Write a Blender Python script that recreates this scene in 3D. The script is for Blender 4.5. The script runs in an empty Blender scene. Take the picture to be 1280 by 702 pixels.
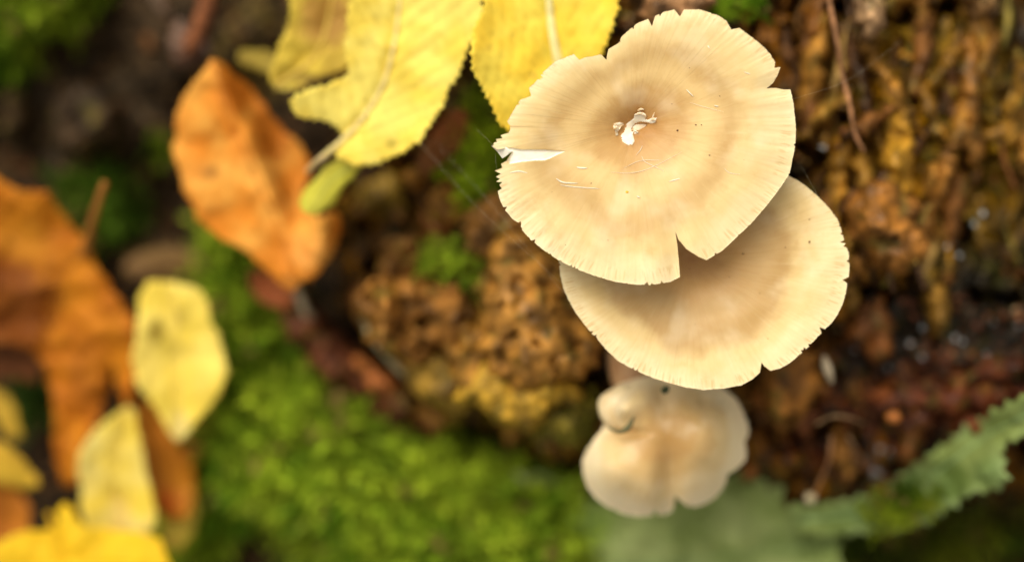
import bpy, math, random
import numpy as np
from mathutils import Vector
from mathutils.geometry import delaunay_2d_cdt

# ------------------------------------------------------------------ camera, sky, sun, exposure
sc = bpy.context.scene
COL = sc.collection
Z0 = 14.0          # height (cm) of the plane of the upper cap; 1 unit = 1 cm
CAM = 40.0         # lens to that plane
sc.unit_settings.system = 'METRIC'
sc.unit_settings.scale_length = 0.01
cam_d = bpy.data.cameras.new('camera')
cam = bpy.data.objects.new('camera', cam_d); COL.objects.link(cam)
cam.location = (0, 0, Z0 + CAM)
cam.rotation_euler = (0, 0, 0)
cam_d.sensor_width = 36; cam_d.lens = 60
cam_d.clip_start = 0.5; cam_d.clip_end = 1000
cam_d.dof.use_dof = True
cam_d.dof.focus_distance = CAM + 0.42
cam_d.dof.aperture_fstop = 0.06 / 2.7
sc.camera = cam
sc.render.resolution_x = 1024; sc.render.resolution_y = 561

SUN_EL, SUN_AZ = math.radians(52), math.radians(-28)
w = bpy.data.worlds.new("World"); sc.world = w; w.use_nodes = True
nt = w.node_tree
for n in list(nt.nodes): nt.nodes.remove(n)
wo = nt.nodes.new('ShaderNodeOutputWorld'); bg = nt.nodes.new('ShaderNodeBackground')
sky = nt.nodes.new('ShaderNodeTexSky'); sky.sky_type = 'NISHITA'; sky.sun_disc = False
sky.sun_elevation = SUN_EL; sky.sun_rotation = SUN_AZ
sky.air_density = 1.0; sky.dust_density = 4.0; sky.ozone_density = 1.0
hs = nt.nodes.new('ShaderNodeHueSaturation'); hs.inputs['Saturation'].default_value = 0.0
nt.links.new(sky.outputs[0], hs.inputs['Color']); wm = nt.nodes.new('ShaderNodeMix'); wm.data_type = 'RGBA'; wm.blend_type = 'MULTIPLY'; wm.inputs['Factor'].default_value = 1
wm.inputs['B'].default_value = (1.0, .94, .82, 1)        # daylight filtered by yellow autumn foliage
nt.links.new(hs.outputs[0], wm.inputs['A']); nt.links.new(wm.outputs['Result'], bg.inputs['Color'])
bg.inputs['Strength'].default_value = 0.12
nt.links.new(bg.outputs[0], wo.inputs[0])
sd = bpy.data.lights.new('sun', 'SUN'); sd.energy = 1.3; sd.angle = math.radians(48); sd.color = (1.0, 0.92, 0.76)
sun = bpy.data.objects.new('sun', sd); COL.objects.link(sun)
# sky sun_rotation is measured from +Y clockwise seen from above
dirv = Vector((math.sin(SUN_AZ) * math.cos(SUN_EL), math.cos(SUN_AZ) * math.cos(SUN_EL), math.sin(SUN_EL)))
sun.rotation_euler = dirv.to_track_quat('Z', 'Y').to_euler()
sc.view_settings.view_transform = 'Standard'; sc.view_settings.look = 'None'
sc.view_settings.exposure = 0.58; sc.view_settings.gamma = 1

rng = np.random.default_rng(7); random.seed(7)

# ------------------------------------------------------------------ helpers
def XYZ(px, py, d):
    """photo pixel + depth (cm below the focus plane) -> world point"""
    s = (CAM + d) / CAM * 24.0 / 1280.0
    return (np.asarray(px) - 640) * s, (351 - np.asarray(py)) * s, Z0 - d + 0 * np.asarray(px)

_perm = rng.permutation(256); _perm = np.concatenate([_perm, _perm, _perm])
_gang = rng.random(256) * 2 * np.pi; _gx, _gy = np.cos(_gang), np.sin(_gang)
def perlin(x, y):
    x = np.asarray(x, float); y = np.asarray(y, float)
    xi = np.floor(x).astype(int); yi = np.floor(y).astype(int)
    fx, fy = x - xi, y - yi
    u = fx * fx * fx * (fx * (fx * 6 - 15) + 10); v = fy * fy * fy * (fy * (fy * 6 - 15) + 10)
    def g(ix, iy, dx, dy):
        h = _perm[(_perm[ix & 255] + iy) & 255]
        return _gx[h] * dx + _gy[h] * dy
    a = g(xi, yi, fx, fy); b = g(xi + 1, yi, fx - 1, fy)
    c = g(xi, yi + 1, fx, fy - 1); d = g(xi + 1, yi + 1, fx - 1, fy - 1)
    return ((a + (b - a) * u) * (1 - v) + (c + (d - c) * u) * v) * 1.5
def fbm(x, y, o=4, seed=0.0, gain=.5):
    s = 0; a = 1; t = 0
    for i in range(o):
        s = s + a * perlin(x * 2 ** i + seed + 17.3 * i, y * 2 ** i - seed * 1.7 + 5.1 * i); t += a; a *= gain
    return s / t
def sstep(a, b, x):
    t = np.clip((np.asarray(x, float) - a) / (b - a), 0, 1); return t * t * (3 - 2 * t)

def inside(poly, X, Y):
    X = np.asarray(X, float); Y = np.asarray(Y, float)
    c = np.zeros(np.broadcast(X, Y).shape, bool); n = len(poly)
    for i in range(n):
        x1, y1 = poly[i]; x2, y2 = poly[(i + 1) % n]
        if y1 == y2: continue
        c ^= ((y1 > Y) != (y2 > Y)) & (X < (x2 - x1) * (Y - y1) / (y2 - y1) + x1)
    return c
def edist(poly, X, Y, closed=True):
    X = np.asarray(X, float); Y = np.asarray(Y, float)
    best = np.full(np.broadcast(X, Y).shape, 1e18); n = len(poly)
    for i in range(n if closed else n - 1):
        x1, y1 = poly[i]; x2, y2 = poly[(i + 1) % n]
        dx, dy = x2 - x1, y2 - y1; L = dx * dx + dy * dy + 1e-9
        t = np.clip(((X - x1) * dx + (Y - y1) * dy) / L, 0, 1)
        best = np.minimum(best, (X - x1 - t * dx) ** 2 + (Y - y1 - t * dy) ** 2)
    return np.sqrt(best)
def sdf(poly, X, Y):      # positive inside
    d = edist(poly, X, Y); return np.where(inside(poly, X, Y), d, -d)
def smooth_poly(poly, it=2):
    p = [tuple(map(float, q)) for q in poly]
    for _ in range(it):
        q = []
        for i in range(len(p)):
            a, b = p[i], p[(i + 1) % len(p)]
            q += [(a[0] * .75 + b[0] * .25, a[1] * .75 + b[1] * .25), (a[0] * .25 + b[0] * .75, a[1] * .25 + b[1] * .75)]
        p = q
    return p
def resample(pts, step, closed=False):
    P = list(pts) + ([pts[0]] if closed else [])
    P = np.array(P, float); L = np.hypot(*(P[1:] - P[:-1]).T); s = np.concatenate([[0], np.cumsum(L)])
    n = max(2, int(round(s[-1] / step))); t = np.linspace(0, s[-1], n + 1)
    if closed: t = t[:-1]
    return np.stack([np.interp(t, s, P[:, 0]), np.interp(t, s, P[:, 1])], 1)

def mesh_obj(name, V, F, mat=None, parent=None, loc=None, cols=None, smooth=True, attrs=None):
    """V (n,3) world coords; F list of tuples or (m,3|4) array"""
    V = np.asarray(V, float)
    if loc is not None: V = V - np.array(loc)
    me = bpy.data.meshes.new(name)
    F = np.asarray(F) if not isinstance(F, list) else F
    if isinstance(F, np.ndarray):
        k = F.shape[1]; m = len(F)
        me.vertices.add(len(V)); me.vertices.foreach_set('co', V.ravel())
        me.loops.add(m * k); me.loops.foreach_set('vertex_index', F.astype(np.int32).ravel())
        me.polygons.add(m); me.polygons.foreach_set('loop_start', np.arange(0, m * k, k, dtype=np.int32))
        me.polygons.foreach_set('loop_total', np.full(m, k, np.int32))
        me.update(calc_edges=True); me.validate()
    else:
        me.from_pydata(V.tolist(), [], [tuple(int(i) for i in f) for f in F]); me.update()
    if smooth: me.polygons.foreach_set('use_smooth', np.ones(len(me.polygons), bool))
    if cols is not None:
        c = np.ones((len(V), 4)); c[:, :3] = cols
        a = me.color_attributes.new('pigment', 'FLOAT_COLOR', 'POINT'); a.data.foreach_set('color', c.ravel())
    if attrs:
        for k_, v_ in attrs.items():
            a = me.attributes.new(k_, 'FLOAT', 'POINT'); a.data.foreach_set('value', np.asarray(v_, np.float32))
    if mat: me.materials.append(mat)
    o = bpy.data.objects.new(name, me); COL.objects.link(o)
    if loc is not None: o.location = loc
    if parent is not None:
        o.parent = parent
        o.location = Vector(o.location) - world_loc(parent)
    return o
def world_loc(o):
    v = Vector((0, 0, 0))
    while o is not None: v = v + Vector(o.location); o = o.parent
    return v
def tag(o, label=None, cat=None, group=None, kind=None):
    if label: o['label'] = label
    if cat: o['category'] = cat
    if group: o['group'] = group
    if kind: o['kind'] = kind
    return o
def empty(name, loc, label, cat, group=None):
    o = bpy.data.objects.new(name, None); COL.objects.link(o); o.location = loc; o.empty_display_size = .3
    return tag(o, label, cat, group)

def tube(path, rad, sides=8, cap=True):
    P = np.asarray(path, float); n = len(P); r = np.broadcast_to(np.asarray(rad, float), (n,))
    T = np.gradient(P, axis=0); T /= np.linalg.norm(T, axis=1)[:, None] + 1e-9
    up = np.array([0, 0, 1.0]) if abs(T[0, 2]) < .8 else np.array([1.0, 0, 0])
    V = []; F = []
    for i in range(n):
        a = np.cross(T[i], up); a /= np.linalg.norm(a) + 1e-9; b = np.cross(a, T[i]); up = b
        for k in range(sides):
            t = 2 * np.pi * k / sides
            V.append(P[i] + r[i] * (np.cos(t) * a + np.sin(t) * b))
    for i in range(n - 1):
        for k in range(sides):
            F.append((i * sides + k, i * sides + (k + 1) % sides, (i + 1) * sides + (k + 1) % sides, (i + 1) * sides + k))
    if cap:
        V += [P[0], P[-1]]; a, b = len(V) - 2, len(V) - 1
        for k in range(sides):
            F.append((a, (k + 1) % sides, k)); F.append((b, (n - 1) * sides + k, (n - 1) * sides + (k + 1) % sides))
    return np.array(V), F
def bez(pts, n=24):
    """smooth curve through points (n,k)"""
    P = np.array(pts, float); m = len(P); t = np.linspace(0, m - 1, n); out = []
    Q = np.vstack([2 * P[0] - P[1], P, 2 * P[-1] - P[-2]])
    for x in t:
        i = min(int(x), m - 2); f = x - i; a, b, c, d = Q[i], Q[i + 1], Q[i + 2], Q[i + 3]
        out.append(.5 * ((2 * b) + (-a + c) * f + (2 * a - 5 * b + 4 * c - d) * f * f + (-a + 3 * b - 3 * c + d) * f ** 3))
    return np.array(out)
def pxpath(pts, n=24):      # [(px,py,depth)...] -> world polyline
    Q = bez(pts, n); x, y, z = XYZ(Q[:, 0], Q[:, 1], Q[:, 2]); return np.stack([x, y, z], 1)

# ------------------------------------------------------------------ materials
def mat(name):
    m = bpy.data.materials.new(name); m.use_nodes = True; t = m.node_tree
    return m, t, t.nodes['Principled BSDF']
def N(t, typ, **kw):
    n = t.nodes.new(typ)
    for k, v in kw.items():
        if k in n.inputs: n.inputs[k].default_value = v
        else: setattr(n, k, v)
    return n
def mixrgb(t, a, b, fac, mode='MIX'):
    n = t.nodes.new('ShaderNodeMix'); n.data_type = 'RGBA'; n.blend_type = mode
    for sock, v in ((n.inputs['Factor'], fac), (n.inputs['A'], a), (n.inputs['B'], b)):
        if hasattr(v, 'links') or isinstance(v, bpy.types.NodeSocket): t.links.new(v, sock)
        elif sock.type == 'RGBA': sock.default_value = (*v, 1)
        else: sock.default_value = v
    return n.outputs['Result']
def mrange(t, v, a, b, c=0, d=1):
    n = t.nodes.new('ShaderNodeMapRange'); n.interpolation_type = 'SMOOTHSTEP'
    t.links.new(v, n.inputs[0]); n.inputs[1].default_value = a; n.inputs[2].default_value = b
    n.inputs[3].default_value = c; n.inputs[4].default_value = d
    return n.outputs[0]
def noise(t, scale, detail=4, vec=None, rough=.55):
    n = N(t, 'ShaderNodeTexNoise'); n.inputs['Scale'].default_value = scale; n.inputs['Detail'].default_value = detail
    n.inputs['Roughness'].default_value = rough
    if vec is not None: t.links.new(vec, n.inputs['Vector'])
    return n.outputs['Fac']
def coords(t):
    return N(t, 'ShaderNodeTexCoord').outputs['Object']
def bump(t, b, h, strength, dist):
    n = N(t, 'ShaderNodeBump'); n.inputs['Strength'].default_value = strength; n.inputs['Distance'].default_value = dist
    t.links.new(h, n.inputs['Height']); t.links.new(n.outputs[0], b.inputs['Normal']); return n

def m_pigment(name, rough=.8, var=.35, scale=6, bstr=.6, bdist=.05, spec=.3, trans=0.0, wet=0.0):
    """matte natural surface whose pigment comes from the mesh, broken up by noise"""
    m, t, b = mat(name)
    a = N(t, 'ShaderNodeVertexColor', layer_name='pigment').outputs['Color']
    co = coords(t)
    n1 = noise(t, scale, 6, co); n2 = noise(t, scale * 4.5, 4, co)
    dark = mixrgb(t, a, (1 - var * 1.5,) * 3, 1.0, 'MULTIPLY')
    lite = mixrgb(t, a, (1 + var,) * 3, 1.0, 'MULTIPLY')
    c = mixrgb(t, dark, lite, mrange(t, n1, .36, .64))
    c = mixrgb(t, c, mixrgb(t, c, (1 - var,) * 3, 1.0, 'MULTIPLY'), mrange(t, n2, .55, .7))
    t.links.new(c, b.inputs['Base Color'])
    b.inputs['Roughness'].default_value = rough
    if wet:
        t.links.new(mrange(t, noise(t, scale * .7, 3, co), .42, .6, rough, rough - wet), b.inputs['Roughness'])
    b.inputs['Specular IOR Level'].default_value = spec
    bump(t, b, n1, bstr, bdist)
    if trans:
        tr = N(t, 'ShaderNodeBsdfTranslucent'); t.links.new(c, tr.inputs['Color'])
        mx = N(t, 'ShaderNodeMixShader'); mx.inputs[0].default_value = trans
        t.links.new(b.outputs[0], mx.inputs[1]); t.links.new(tr.outputs[0], mx.inputs[2])
        t.links.new(mx.outputs[0], t.nodes['Material Output'].inputs[0])
    return m

def m_plain(name, c, rough=.6, var=.15, scale=5, sss=0.0, spec=.4, c2=None, bstr=.2, bdist=.02):
    m, t, b = mat(name); co = coords(t)
    n1 = noise(t, scale, 5, co)
    cc = mixrgb(t, c, c2 if c2 else tuple(x * (1 - var) for x in c), mrange(t, n1, .38, .65))
    t.links.new(cc, b.inputs['Base Color']); b.inputs['Roughness'].default_value = rough
    b.inputs['Specular IOR Level'].default_value = spec
    if sss:
        b.inputs['Subsurface Weight'].default_value = sss; b.inputs['Subsurface Radius'].default_value = (.3, .18, .08)
        b.inputs['Subsurface Scale'].default_value = .5
    bump(t, b, n1, bstr, bdist); return m

def m_cap(name, stops, tint=(1, 1, 1), stri=.5, fib=.5, ang=.10):
    """mushroom skin: pigment rings by 'rho', radial fibrils, striate margin"""
    m, t, b = mat(name); co = coords(t)
    rho = N(t, 'ShaderNodeAttribute', attribute_name='rho').outputs['Fac']
    sep = N(t, 'ShaderNodeSeparateXYZ'); t.links.new(co, sep.inputs[0])
    flat = N(t, 'ShaderNodeCombineXYZ'); t.links.new(sep.outputs[0], flat.inputs[0]); t.links.new(sep.outputs[1], flat.inputs[1])
    ln = N(t, 'ShaderNodeVectorMath', operation='LENGTH'); t.links.new(flat.outputs[0], ln.inputs[0])
    nrm = N(t, 'ShaderNodeVectorMath', operation='NORMALIZE'); t.links.new(flat.outputs[0], nrm.inputs[0])
    # a little wander so the fibrils are not ruler straight
    wn = N(t, 'ShaderNodeTexNoise'); wn.inputs['Scale'].default_value = .7; t.links.new(co, wn.inputs['Vector'])
    ws = N(t, 'ShaderNodeVectorMath', operation='SCALE'); ws.inputs['Scale'].default_value = .10; t.links.new(wn.outputs['Color'], ws.inputs[0])
    ad = N(t, 'ShaderNodeVectorMath', operation='ADD'); t.links.new(nrm.outputs[0], ad.inputs[0]); t.links.new(ws.outputs[0], ad.inputs[1])
    sep2 = N(t, 'ShaderNodeSeparateXYZ'); t.links.new(ad.outputs[0], sep2.inputs[0])
    rz = N(t, 'ShaderNodeMath', operation='MULTIPLY'); rz.inputs[1].default_value = .018; t.links.new(ln.outputs['Value'], rz.inputs[0])
    cv = N(t, 'ShaderNodeCombineXYZ'); t.links.new(sep2.outputs[0], cv.inputs[0]); t.links.new(sep2.outputs[1], cv.inputs[1]); t.links.new(rz.outputs[0], cv.inputs[2])
    fine = noise(t, 26, 5, cv.outputs[0], .7)
    mid = noise(t, 7, 4, cv.outputs[0], .6)
    blot = noise(t, .55, 5, co, .6)
    # ring pigment
    off = N(t, 'ShaderNodeMath', operation='MULTIPLY_ADD'); off.inputs[1].default_value = .42; off.inputs[2].default_value = -.21
    t.links.new(blot, off.inputs[0])
    off2 = N(t, 'ShaderNodeMath', operation='MULTIPLY_ADD'); off2.inputs[1].default_value = ang; off2.inputs[2].default_value = -ang / 2
    t.links.new(mid, off2.inputs[0])
    s1 = N(t, 'ShaderNodeMath', operation='ADD'); t.links.new(rho, s1.inputs[0]); t.links.new(off.outputs[0], s1.inputs[1])
    s2 = N(t, 'ShaderNodeMath', operation='ADD'); t.links.new(s1.outputs[0], s2.inputs[0]); t.links.new(off2.outputs[0], s2.inputs[1])
    cr = N(t, 'ShaderNodeValToRGB'); cr.color_ramp.interpolation = 'EASE'
    e = cr.color_ramp.elements
    for i, (p, c) in enumerate(stops):
        x = e[i] if i < 2 else e.new(p); x.position = p; x.color = (c[0] * tint[0], c[1] * tint[1], c[2] * tint[2], 1)
    t.links.new(s2.outputs[0], cr.inputs[0])
    c = cr.outputs[0]
    fm = mrange(t, fine, .45, .68, 0, fib)
    c = mixrgb(t, c, (.80, .66, .46), fm, 'MULTIPLY')
    fm2 = mrange(t, noise(t, 40, 3, cv.outputs[0], .7), .58, .72, 0, fib * .55)
    c = mixrgb(t, c, (.90, .76, .50), fm2)
    stn = mrange(t, noise(t, 1.3, 5, co, .7), .52, .74, 0, .34); c = mixrgb(t, c, (.80, .63, .42), stn, 'MULTIPLY')
    dmp = mrange(t, noise(t, .8, 3, N(t, 'ShaderNodeMapping', Location=(7, 3, 1)).outputs[0] if False else co, .5), .3, .5, .22, 0); c = mixrgb(t, c, (.93, .82, .60), dmp)
    # striate margin: short dark radial dashes close to the rim
    st = mrange(t, noise(t, 60, 2, cv.outputs[0], .5), .52, .64)
    ring = mrange(t, rho, .885, .925); ring2 = mrange(t, rho, .955, .985, 1, 0)
    mm = N(t, 'ShaderNodeMath', operation='MULTIPLY'); t.links.new(ring, mm.inputs[0]); t.links.new(ring2, mm.inputs[1])
    m3 = N(t, 'ShaderNodeMath', operation='MULTIPLY'); t.links.new(mm.outputs[0], m3.inputs[0]); t.links.new(st, m3.inputs[1])
    m4 = N(t, 'ShaderNodeMath', operation='MULTIPLY'); t.links.new(m3.outputs[0], m4.inputs[0]); m4.inputs[1].default_value = stri
    c = mixrgb(t, c, (.55, .33, .12), m4.outputs[0])
    t.links.new(c, b.inputs['Base Color'])
    b.inputs['Roughness'].default_value = .42; b.inputs['Specular IOR Level'].default_value = .3
    b.inputs['Subsurface Weight'].default_value = .12; b.inputs['Subsurface Radius'].default_value = (.3, .18, .08); b.inputs['Subsurface Scale'].default_value = .3
    bb = N(t, 'ShaderNodeMath', operation='ADD'); t.links.new(fine, bb.inputs[0]); t.links.new(mid, bb.inputs[1])
    bump(t, b, bb.outputs[0], .14, .03)
    if name == 'cap_skin_small': b.inputs['Roughness'].default_value = .34
    return m

M_ground = m_pigment('soil', .85, .5, 3.5, .9, .12, spec=.15)
M_wood = m_pigment('rotten_wood', .7, .30, 1.7, .6, .10, spec=.22, wet=.35)
M_leaf = m_pigment('leaf_blade', .6, .06, 1.1, .15, .05, spec=.15, trans=.2)
M_moss = m_pigment('moss', .6, .2, 1.2, .1, .02, spec=.12, trans=.35)
M_flesh = m_plain('mushroom_flesh', (.90, .85, .74), .55, .06, 2.5, .1, c2=(.84, .76, .60), bstr=.05)
M_gill = m_plain('gills', (.78, .68, .50), .6, .15, 6, .1)
M_stem = m_plain('mushroom_stem', (.80, .70, .52), .6, .2, 3, .1, c2=(.62, .46, .28))
M_silk = m_plain('spider_silk', (.75, .68, .5), .3, .1, 5)
M_speck = m_plain('dark_specks', (.16, .07, .02), .6, .3, 20)
M_scar = m_plain('scar_tissue', (.84, .76, .60), .6, .2, 14, .1, c2=(.66, .46, .25), bstr=.6)
M_speckw = m_plain('pale_hyphae', (.90, .84, .70), .5, .1, 20)
M_drop, _t, _b = mat('water'); _b.inputs['Base Color'].default_value = (.9, .93, .95, 1); _b.inputs['Roughness'].default_value = .08
_b.inputs['Transmission Weight'].default_value = .6; _b.inputs['IOR'].default_value = 1.33; _b.inputs['Specular IOR Level'].default_value = .9

# ------------------------------------------------------------------ pigments of the wood
def blobs(px, py, base, lst):
    c = base
    for (x, y, rx, ry, col, s) in lst:
        q = np.hypot((px - x) / rx, (py - y) / ry) + .45 * fbm(px / 40., py / 40., 3, x * .1)
        wgt = (s * (1 - sstep(.55, 1.15, q)))[..., None]
        c = c * (1 - wgt) + np.array(col) * wgt
    return c
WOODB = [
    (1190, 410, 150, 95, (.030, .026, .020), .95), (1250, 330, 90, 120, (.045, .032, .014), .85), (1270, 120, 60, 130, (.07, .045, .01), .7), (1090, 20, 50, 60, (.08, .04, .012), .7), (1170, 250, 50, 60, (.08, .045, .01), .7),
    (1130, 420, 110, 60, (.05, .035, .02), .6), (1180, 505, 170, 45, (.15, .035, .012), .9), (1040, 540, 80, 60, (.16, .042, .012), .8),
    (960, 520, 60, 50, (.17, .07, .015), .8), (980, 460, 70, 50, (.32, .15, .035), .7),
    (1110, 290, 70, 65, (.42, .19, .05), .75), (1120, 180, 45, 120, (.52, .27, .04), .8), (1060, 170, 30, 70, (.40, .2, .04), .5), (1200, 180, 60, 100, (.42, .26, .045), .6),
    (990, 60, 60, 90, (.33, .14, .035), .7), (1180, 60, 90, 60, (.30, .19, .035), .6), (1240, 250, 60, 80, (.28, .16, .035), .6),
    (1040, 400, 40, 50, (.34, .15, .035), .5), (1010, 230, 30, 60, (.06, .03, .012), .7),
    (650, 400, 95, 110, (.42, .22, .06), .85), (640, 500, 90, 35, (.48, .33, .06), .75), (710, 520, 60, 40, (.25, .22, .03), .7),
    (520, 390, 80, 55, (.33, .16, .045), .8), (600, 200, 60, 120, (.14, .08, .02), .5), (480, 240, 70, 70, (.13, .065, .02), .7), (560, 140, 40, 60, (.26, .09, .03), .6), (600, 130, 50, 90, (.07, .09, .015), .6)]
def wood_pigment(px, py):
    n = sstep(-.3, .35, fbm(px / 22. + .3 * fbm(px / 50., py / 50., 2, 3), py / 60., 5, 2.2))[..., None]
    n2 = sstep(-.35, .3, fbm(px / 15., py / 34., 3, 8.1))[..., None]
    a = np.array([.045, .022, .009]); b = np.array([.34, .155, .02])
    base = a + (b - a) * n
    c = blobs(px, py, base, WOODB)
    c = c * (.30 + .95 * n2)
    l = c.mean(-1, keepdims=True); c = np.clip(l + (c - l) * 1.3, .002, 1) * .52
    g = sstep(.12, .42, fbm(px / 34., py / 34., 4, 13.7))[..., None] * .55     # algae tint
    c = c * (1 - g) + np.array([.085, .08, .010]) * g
    return c

# ------------------------------------------------------------------ ground and stump relief
GP = [(0, 0, 8.5), (100, 130, 10.5), (250, 20, 9), (200, 260, 11.5), (130, 250, 10), (60, 500, 12.5), (0, 350, 12), (220, 640, 12.5), (320, 420, 10.2),
      (330, 560, 9.4), (450, 600, 8.8), (560, 650, 8.6), (340, 680, 11.5), (660, 640, 8.8), (420, 500, 9.5), (330, 340, 10.6), (400, 380, 10.4),
      (560, 540, 10.5), (900, 640, 10), (1100, 650, 9.6), (1250, 650, 9.5), (800, 560, 10.5), (640, 300, 10), (900, 200, 9), (1200, 200, 9), (450, 100, 9.5), (290, 360, 10)]
GP = np.array(GP, float)
def rbf(P, px, py, sg):
    num = 0; den = 1e-6
    for x, y, d in P:
        w_ = 1.0 / (((px - x) ** 2 + (py - y) ** 2) / sg ** 2 + .12) ** 1.6
        num = num + w_ * d; den = den + w_
    return num / den
def ground_depth(px, py):
    px = np.asarray(px, float); py = np.asarray(py, float)
    d = rbf(GP, px, py, 60)
    return d + 1.2 + .7 * fbm(px / 90., py / 90., 3, 1.1) + .35 * fbm(px / 28., py / 28., 3, 4.1)
SP = np.array([(560, 250, 6.6), (650, 300, 5.0), (650, 430, 4.9), (720, 520, 5.6), (520, 400, 6.2), (470, 380, 7), (600, 560, 9), (480, 250, 7.6), (430, 300, 8.6),
      (800, 350, 5), (850, 560, 7), (980, 560, 6), (1000, 450, 5.2), (1100, 300, 3.9), (1100, 150, 3.7), (1000, 50, 4.2), (1200, 100, 4.2), (1270, 50, 4.6),
      (1250, 300, 5), (1200, 420, 5.6), (1150, 500, 5.4), (1280, 480, 5.2), (1050, 590, 6.6), (1200, 640, 8.6), (900, 650, 9), (850, 0, 4.5), (700, 0, 5.5),
      (580, 80, 6.8), (450, 480, 9.5), (360, 400, 10.5), (1400, 300, 5.5), (640, 160, 6.2), (400, 100, 8), (1400, -150, 5), (900, -150, 4.5), (760, 600, 9)], float)
SPOLY = smooth_poly([(380, -260), (430, 60), (425, 200), (415, 300), (440, 390), (470, 440), (560, 510), (610, 565), (740, 600), (1000, 640), (1280, 625), (1560, 600), (1560, -260)], 2)
def stump_depth(px, py):
    px = np.asarray(px, float); py = np.asarray(py, float)
    d = rbf(SP, px, py, 55)
    wx = 46 * fbm(px / 75., py / 60., 3, 6.6); wy = 16 * fbm(px / 60., py / 60., 3, 9.9)
    vert = sstep(780, 980, px)             # fibrous on the right, crumbly on the left
    lo = 1 - sstep(330, 430, py) * .7
    ridg = 1 - 2.2 * np.abs(fbm((px + wx) / 46., (py + wy) / 170., 3, 2.7))
    ridg2 = 1 - 2.2 * np.abs(fbm((px + wx) / 19., (py + wy) / 90., 3, 5.5))
    crum = 1 - 2.0 * np.abs(fbm((px + wx) / 60., (py + wy) / 62., 3, 7.7))
    crum2 = 1 - 2.2 * np.abs(fbm((px + wx) / 26., (py + wy) / 26., 2, 1.9))
    f = vert * lo
    h = f * (.95 * ridg + .18 * ridg2) + (1 - f) * (1.1 * crum + .12 * crum2)
    d = d - h + 1.45
    pit = sstep(.18, .42, fbm(px / 36., py / 52., 3, 21.0)); d = d + pit * 2.2
    e = sdf(SPOLY, px + 10 * fbm(px / 30., py / 30., 3, 3.1), py + 14 * fbm(px / 34., py / 34., 3, 8.1))
    d = d + np.where(e < 18, (18 - e) * .11, 0)
    return np.minimum(d, 16.8)

def spl(x, xs, ys):
    """smooth curve through the profile points"""
    xs = np.array(xs, float); ys = np.array(ys, float); m = np.gradient(ys, xs); x = np.clip(x, xs[0], xs[-1])
    i = np.clip(np.searchsorted(xs, x) - 1, 0, len(xs) - 2); h = xs[i + 1] - xs[i]; t = (x - xs[i]) / h
    return (2*t**3 - 3*t*t + 1)*ys[i] + (t**3 - 2*t*t + t)*h*m[i] + (-2*t**3 + 3*t*t)*ys[i+1] + (t**3 - t*t)*h*m[i+1]
def grid_mesh(xs, ys, df):
    X, Y = np.meshgrid(xs, ys); D = df(X, Y); x, y, z = XYZ(X, Y, D)
    V = np.stack([x, y, z], -1).reshape(-1, 3); n, m = len(xs), len(ys)
    i = np.arange(m - 1)[:, None] * n + np.arange(n - 1)[None, :]; i = i.ravel()
    F = np.stack([i, i + n, i + n + 1, i + 1], 1)
    return V, F, X.ravel(), Y.ravel(), D.ravel()
def axis(a, b, step, far):
    inner = np.arange(a, b, step); out = []; s = step; v = b
    while v < far: s *= 1.25; out.append(v); v += s
    lo = []; s = step; v = a
    while v > -far: s *= 1.25; v -= s; lo.append(v)
    return np.concatenate([lo[::-1], inner, out])
V, F, X, Y, D = grid_mesh(axis(-120, 1400, 4, 9000), axis(-120, 830, 4, 9000), ground_depth)
n = sstep(-.3, .4, fbm(X / 30., Y / 30., 5, 4.4))[:, None]
gc = np.array([.014, .008, .004]) + (np.array([.060, .034, .014]) - np.array([.014, .008, .004])) * n
gc = blobs(X, Y, gc, [(100, 140, 110, 70, (.12, .085, .05), .7), (200, 30, 60, 60, (.08, .05, .025), .5), (300, 670, 110, 40, (.085, .028, .015), .9),
                      (200, 320, 60, 30, (.20, .12, .05), .6), (320, 60, 60, 80, (.13, .09, .02), .7), (440, 540, 60, 50, (.1, .05, .015), .5), (330, 500, 90, 170, (.06, .075, .012), .8), (560, 620, 200, 80, (.06, .075, .012), .8)])
g = mesh_obj('ground', V, F, M_ground, cols=gc); tag(g, 'dark damp forest soil under the leaves and moss', kind='structure')

stump = empty('rotten_stump', XYZ(950, 250, 12), 'crumbling ochre and brown rotten wood stump behind the mushrooms', 'stump')
stump.location = (float(stump.location[0]), float(stump.location[1]), 0)
V, F, X, Y, D = grid_mesh(np.arange(370, 1560, 2.6), np.arange(-250, 720, 2.6), stump_depth)
keep = (D < 16.7)[F].any(1); F = F[keep]
sb = mesh_obj('decayed_wood', V, F, M_wood, stump, cols=wood_pigment(X, Y), loc=(0, 0, 0))

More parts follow.
